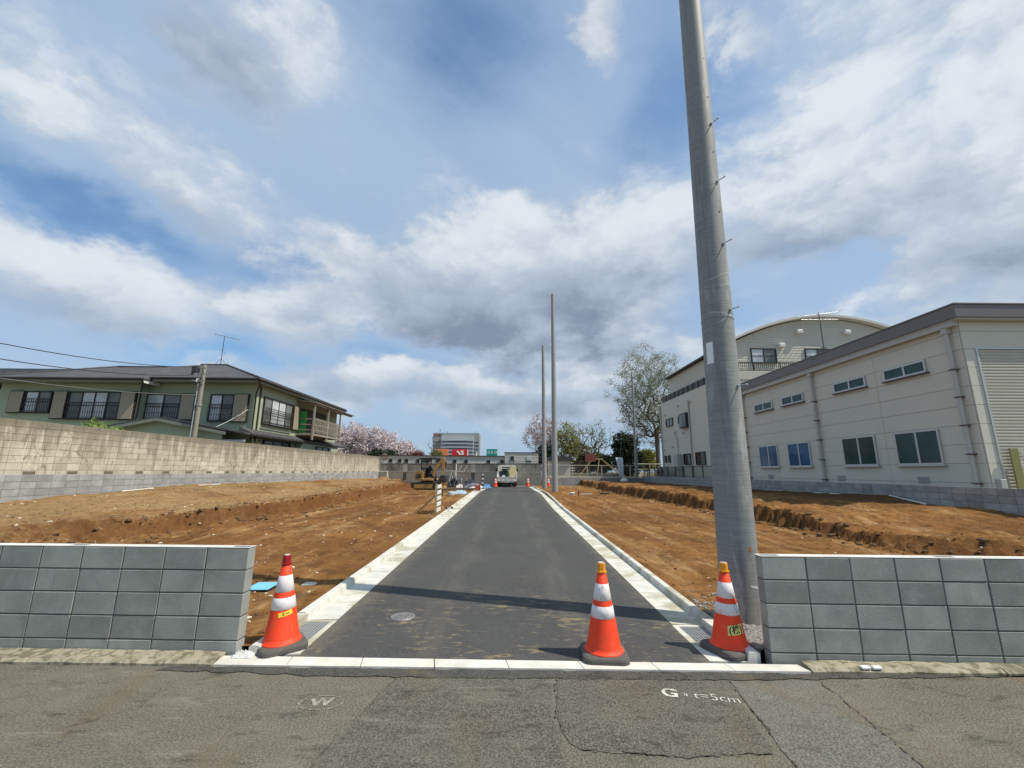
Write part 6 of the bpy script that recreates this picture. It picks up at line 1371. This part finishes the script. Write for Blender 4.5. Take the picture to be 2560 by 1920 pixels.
# ------------------------------------------------------------------ site clutter beside the road
bd = thing('site_barricade', 'wooden site barricade with five white boards beside the gutter', 'barricade', (-2.56, 15.75, h_dirt(-2.56, 15.75)))
part('post', MB().bar((-.03, -.02, -.15), (-.03, -.02, 1.02), .06, .05), wood_tan, bd, False); part('post', MB().bar((.0, .86, -.15), (.0, .86, 1.0), .06, .05), wood_tan, bd, False)
for i in range(5): part('board', MB().bar((.015, -.02, .10+.205*i), (.015, .88, .10+.205*i), .018, .125), white_p, bd, False)
part('brace', MB().bar((-.75, .35, .0), (-.05, .05, .62), .05, .05), wood_tan, bd, False)
def zz(x, y): return h_dirt(x, y) if abs(x) > 2.33 else zs(y)+.1
lv_ = thing('levelling_tool', 'small black and white levelling tool lying on the gutter', 'tool', (-2.22, 16.6, zs(16.6)+.11)); part('body', MB().cbox(-.14, .14, -.05, .05, 0, .07, .01), black, lv_, False); part('screen', MB().box(-.06, .08, -.056, -.051, .015, .05), sign_white, lv_, False)
bu = thing('bucket', 'faded red plastic bucket standing on the edge of the gutter', 'bucket', (-2.02, 28.6, zs(28.6)+.09)); mb = MB(); mb.lathe([(.0, 0), (.145, 0), (.185, .34), (.195, .345), (.195, .36), (.178, .36), (.14, .02), (.0, .02)], 24, caps=False); part('shell', mb, bucket_r, bu, False)
part('handle', MB().tube([(.185*math.cos(a), .02, .34+.0*math.sin(a)-.12*math.sin(a)) for a in [math.pi*k/10 for k in range(11)]], .008, 6), steel, bu, False)
def sack(label, x, y, z, s, rot): 
    mb = MB(); P_ = []
    mb.lathe([(.03, 0), (.26, .01), (.33, .10), (.30, .20), (.12, .26), (.02, .265)], 16); mb.xform(Matrix.Translation((x, y, z)) @ Matrix.Rotation(rot, 4, 'Z') @ Matrix.Diagonal((1.35*s, .8*s, s, 1))); return solo('sand_bag', mb, bag_w, label, 'bag', 'white bags by the gutter')
sack('white sand bag lying flat on the ground beside the red bucket', -2.35, 30.4, .33, 1.0, .3); sack('white sand bag lying on top of the others near the bucket', -2.45, 30.7, .55, .95, -.4); sack('white sand bag at the back of the small heap', -2.85, 31.0, .34, 1.0, .9); sack('white sand bag with its neck towards the blue sheet', -2.05, 31.2, .42, .8, 1.8)
def crumple(name, label, x, y, z, sx, sy, h, m, seed, cat='sheet'):
    n = 14; mb = MB(); V = []
    for j in range(n+1):
        for i in range(n+1):
            u, v = i/n*2-1, j/n*2-1; d = max(0, 1-max(abs(u), abs(v))**3); V.append((x+u*sx*(1+.2*fbm(u*2+seed, v*2)), y+v*sy, z+h*d*(.45+.8*abs(fbm(u*2.2+seed, v*2.2, seed)))))
    mb.add(V, [(j*(n+1)+i, j*(n+1)+i+1, (j+1)*(n+1)+i+1, (j+1)*(n+1)+i) for j in range(n) for i in range(n)]); return solo(name, mb, m, label, cat)
crumple('blue_sheet', 'crumpled light blue plastic sheet on the soil near the gutter', -2.95, 26.6, zz(-2.95, 26.6)+.01, .42, .5, .22, mat('pale_blue_sheet', (.30, .42, .50), .12, 6, .5, .2, 15), 2)
crumple('blue_sheet', 'darker blue tarpaulin heaped beside the white sand bags', -1.62, 32.6, zs(32)+.09, .3, .6, .35, tarp_blue, 3)
crumple('white_sheet', 'white plastic sheet draped over the soil edge behind the excavator', -8.6, 34.5, h_dirt(-8.6, 34.5)+.02, .9, .5, .30, bag_w, 4)
crumple('dark_net_heap', 'dark heap of netting and hoses behind the planks', -4.3, 34.2, .36, .55, .5, .75, black, 5, 'heap'); crumple('dark_net_heap', 'dark ribbed heap of mesh panels beside the sand bags', -3.0, 33.9, .36, .6, .4, .70, mat('dark_blue_grey_mesh', (.05, .06, .08), .3, 20, .6, .3, 30), 6, 'heap')
crumple('pink_bag_heap', 'low heap of pinkish and white bags beside the excavator blade', -5.6, 34.0, .36, .5, .4, .42, mat('pinkish_bag', (.42, .30, .34), .3, 5, .8, .2, 20), 8, 'heap'); crumple('white_bag_heap', 'bright white bag lying against the dark netting heap', -3.75, 33.6, .36, .28, .3, .36, bag_w, 9, 'heap')
for i, (y, z, lab) in enumerate(((30.6, .0, 'upper long brown timber lying across the plot before the clutter'), (30.0, 0, 'lower long brown timber lying across the plot before the clutter'))):
    solo('timber_beam', MB().bar((-5.0, y, h_dirt(-5, y)+.08+z), (-2.1, y+.1, h_dirt(-2.5, y)+.10+z), .12, .12), wood_tan if i == 0 else mat('dark_timber', (.17, .11, .07), .2, 3, .85, .1), lab, 'timber')
tf = thing('trestle', 'pale tubular trestle sticking out of the netting heap', 'trestle', (-4.3, 34.6, .36))
for a, b in (((-.5, 0, 0), (-.2, 0, 1.35)), ((.4, 0, 0), (-.05, 0, 1.35)), ((-.65, 0, 1.32), (.75, 0, 1.25)), ((.75, 0, 1.25), (1.0, 0, 1.75)), ((.35, 0, 1.27), (.55, 0, 1.75))): part('tube', MB().bar(a, b, .06, .06), mat('pale_tube', (.55, .53, .46), .1, 5, .5, .02), tf, False)
pv = thing('pipe_stub', 'grey pipe cap standing up from the soil beside the gutter', 'pipe', (-3.3, 25.2, zz(-3.3, 25.2))); part('cap', MB().lathe([(.20, 0), (.20, .15), (.17, .20), (.05, .21)], 18), pvc_g, pv, False)
solo('stake', MB().bar((-3.75, 24.9, zz(-3.75, 24.9)-.1), (-3.75, 24.9, zz(-3.75, 24.9)+.36), .06, .06), mach_dk, 'short dark stake beside the grey pipe cap', 'stake')
solo('brick_bat', MB().cbox(-5.6, -5.1, 25.2, 25.35, zz(-5.4, 25.3)-.02, zz(-5.4, 25.3)+.06, .01), mat('dark_red_brick', (.14, .055, .04), .2, 9, .9, .2), 'dark red plank end lying on the tan soil', 'plank')
dl = thing('delineator_post', 'slim black and white delineator post behind the sand bags', 'post', (-2.2, 37.0, .40))
for i in range(6): part('band', MB().lathe([(.05, .02+.17*i), (.05, .19+.17*i)], 12), white_p if i % 2 else black, dl, False)
part('base', MB().lathe([(.18, 0), (.18, .03), (.06, .06)], 16), black, dl, False)
# right plot
pv = thing('pipe_stub', 'white pipe cap standing on the soil by the taller concrete pole', 'pipe', (3.75, 25.9, zz(3.75, 25.9))); part('cap', MB().lathe([(.15, 0), (.15, .14), (.16, .14), (.16, .20), (.04, .21)], 18), white_p, pv, False)
solo('stake', MB().bar((3.97, 24.9, zz(3.97, 24.9)-.1), (3.97, 24.9, zz(3.97, 24.9)+.30), .04, .04), mach_dk, 'short dark stake beside the white pipe cap', 'stake')
solo('plank', MB().bar((4.35, 26.4, zz(4.6, 26.4)+.04), (5.0, 26.5, zz(4.6, 26.4)+.05), .12, .05), slab_conc, 'pale short plank lying beyond the white pipe cap', 'plank'); solo('plank', MB().bar((5.6, 26.9, zz(5.8, 26.9)+.04), (6.2, 27.0, zz(5.8, 26.9)+.05), .12, .06), trim_dark, 'dark short plank lying on the orange soil near the bank', 'plank')
crumple('mortar_lump', 'white mortar lump wrapped in clear film at the corner of the wall', -2.36, 4.235, .02, .09, .05, .05, bag_w, 12, 'mortar')
solo('flat_slab', MB().cbox(-2.95, -2.62, 6.55, 6.72, h_dirt(-2.8, 6.6)-.02, h_dirt(-2.8, 6.6)+.012, .004), gutter_c, 'thin grey slab lying flat on the soil near the pole shadow', 'slab')
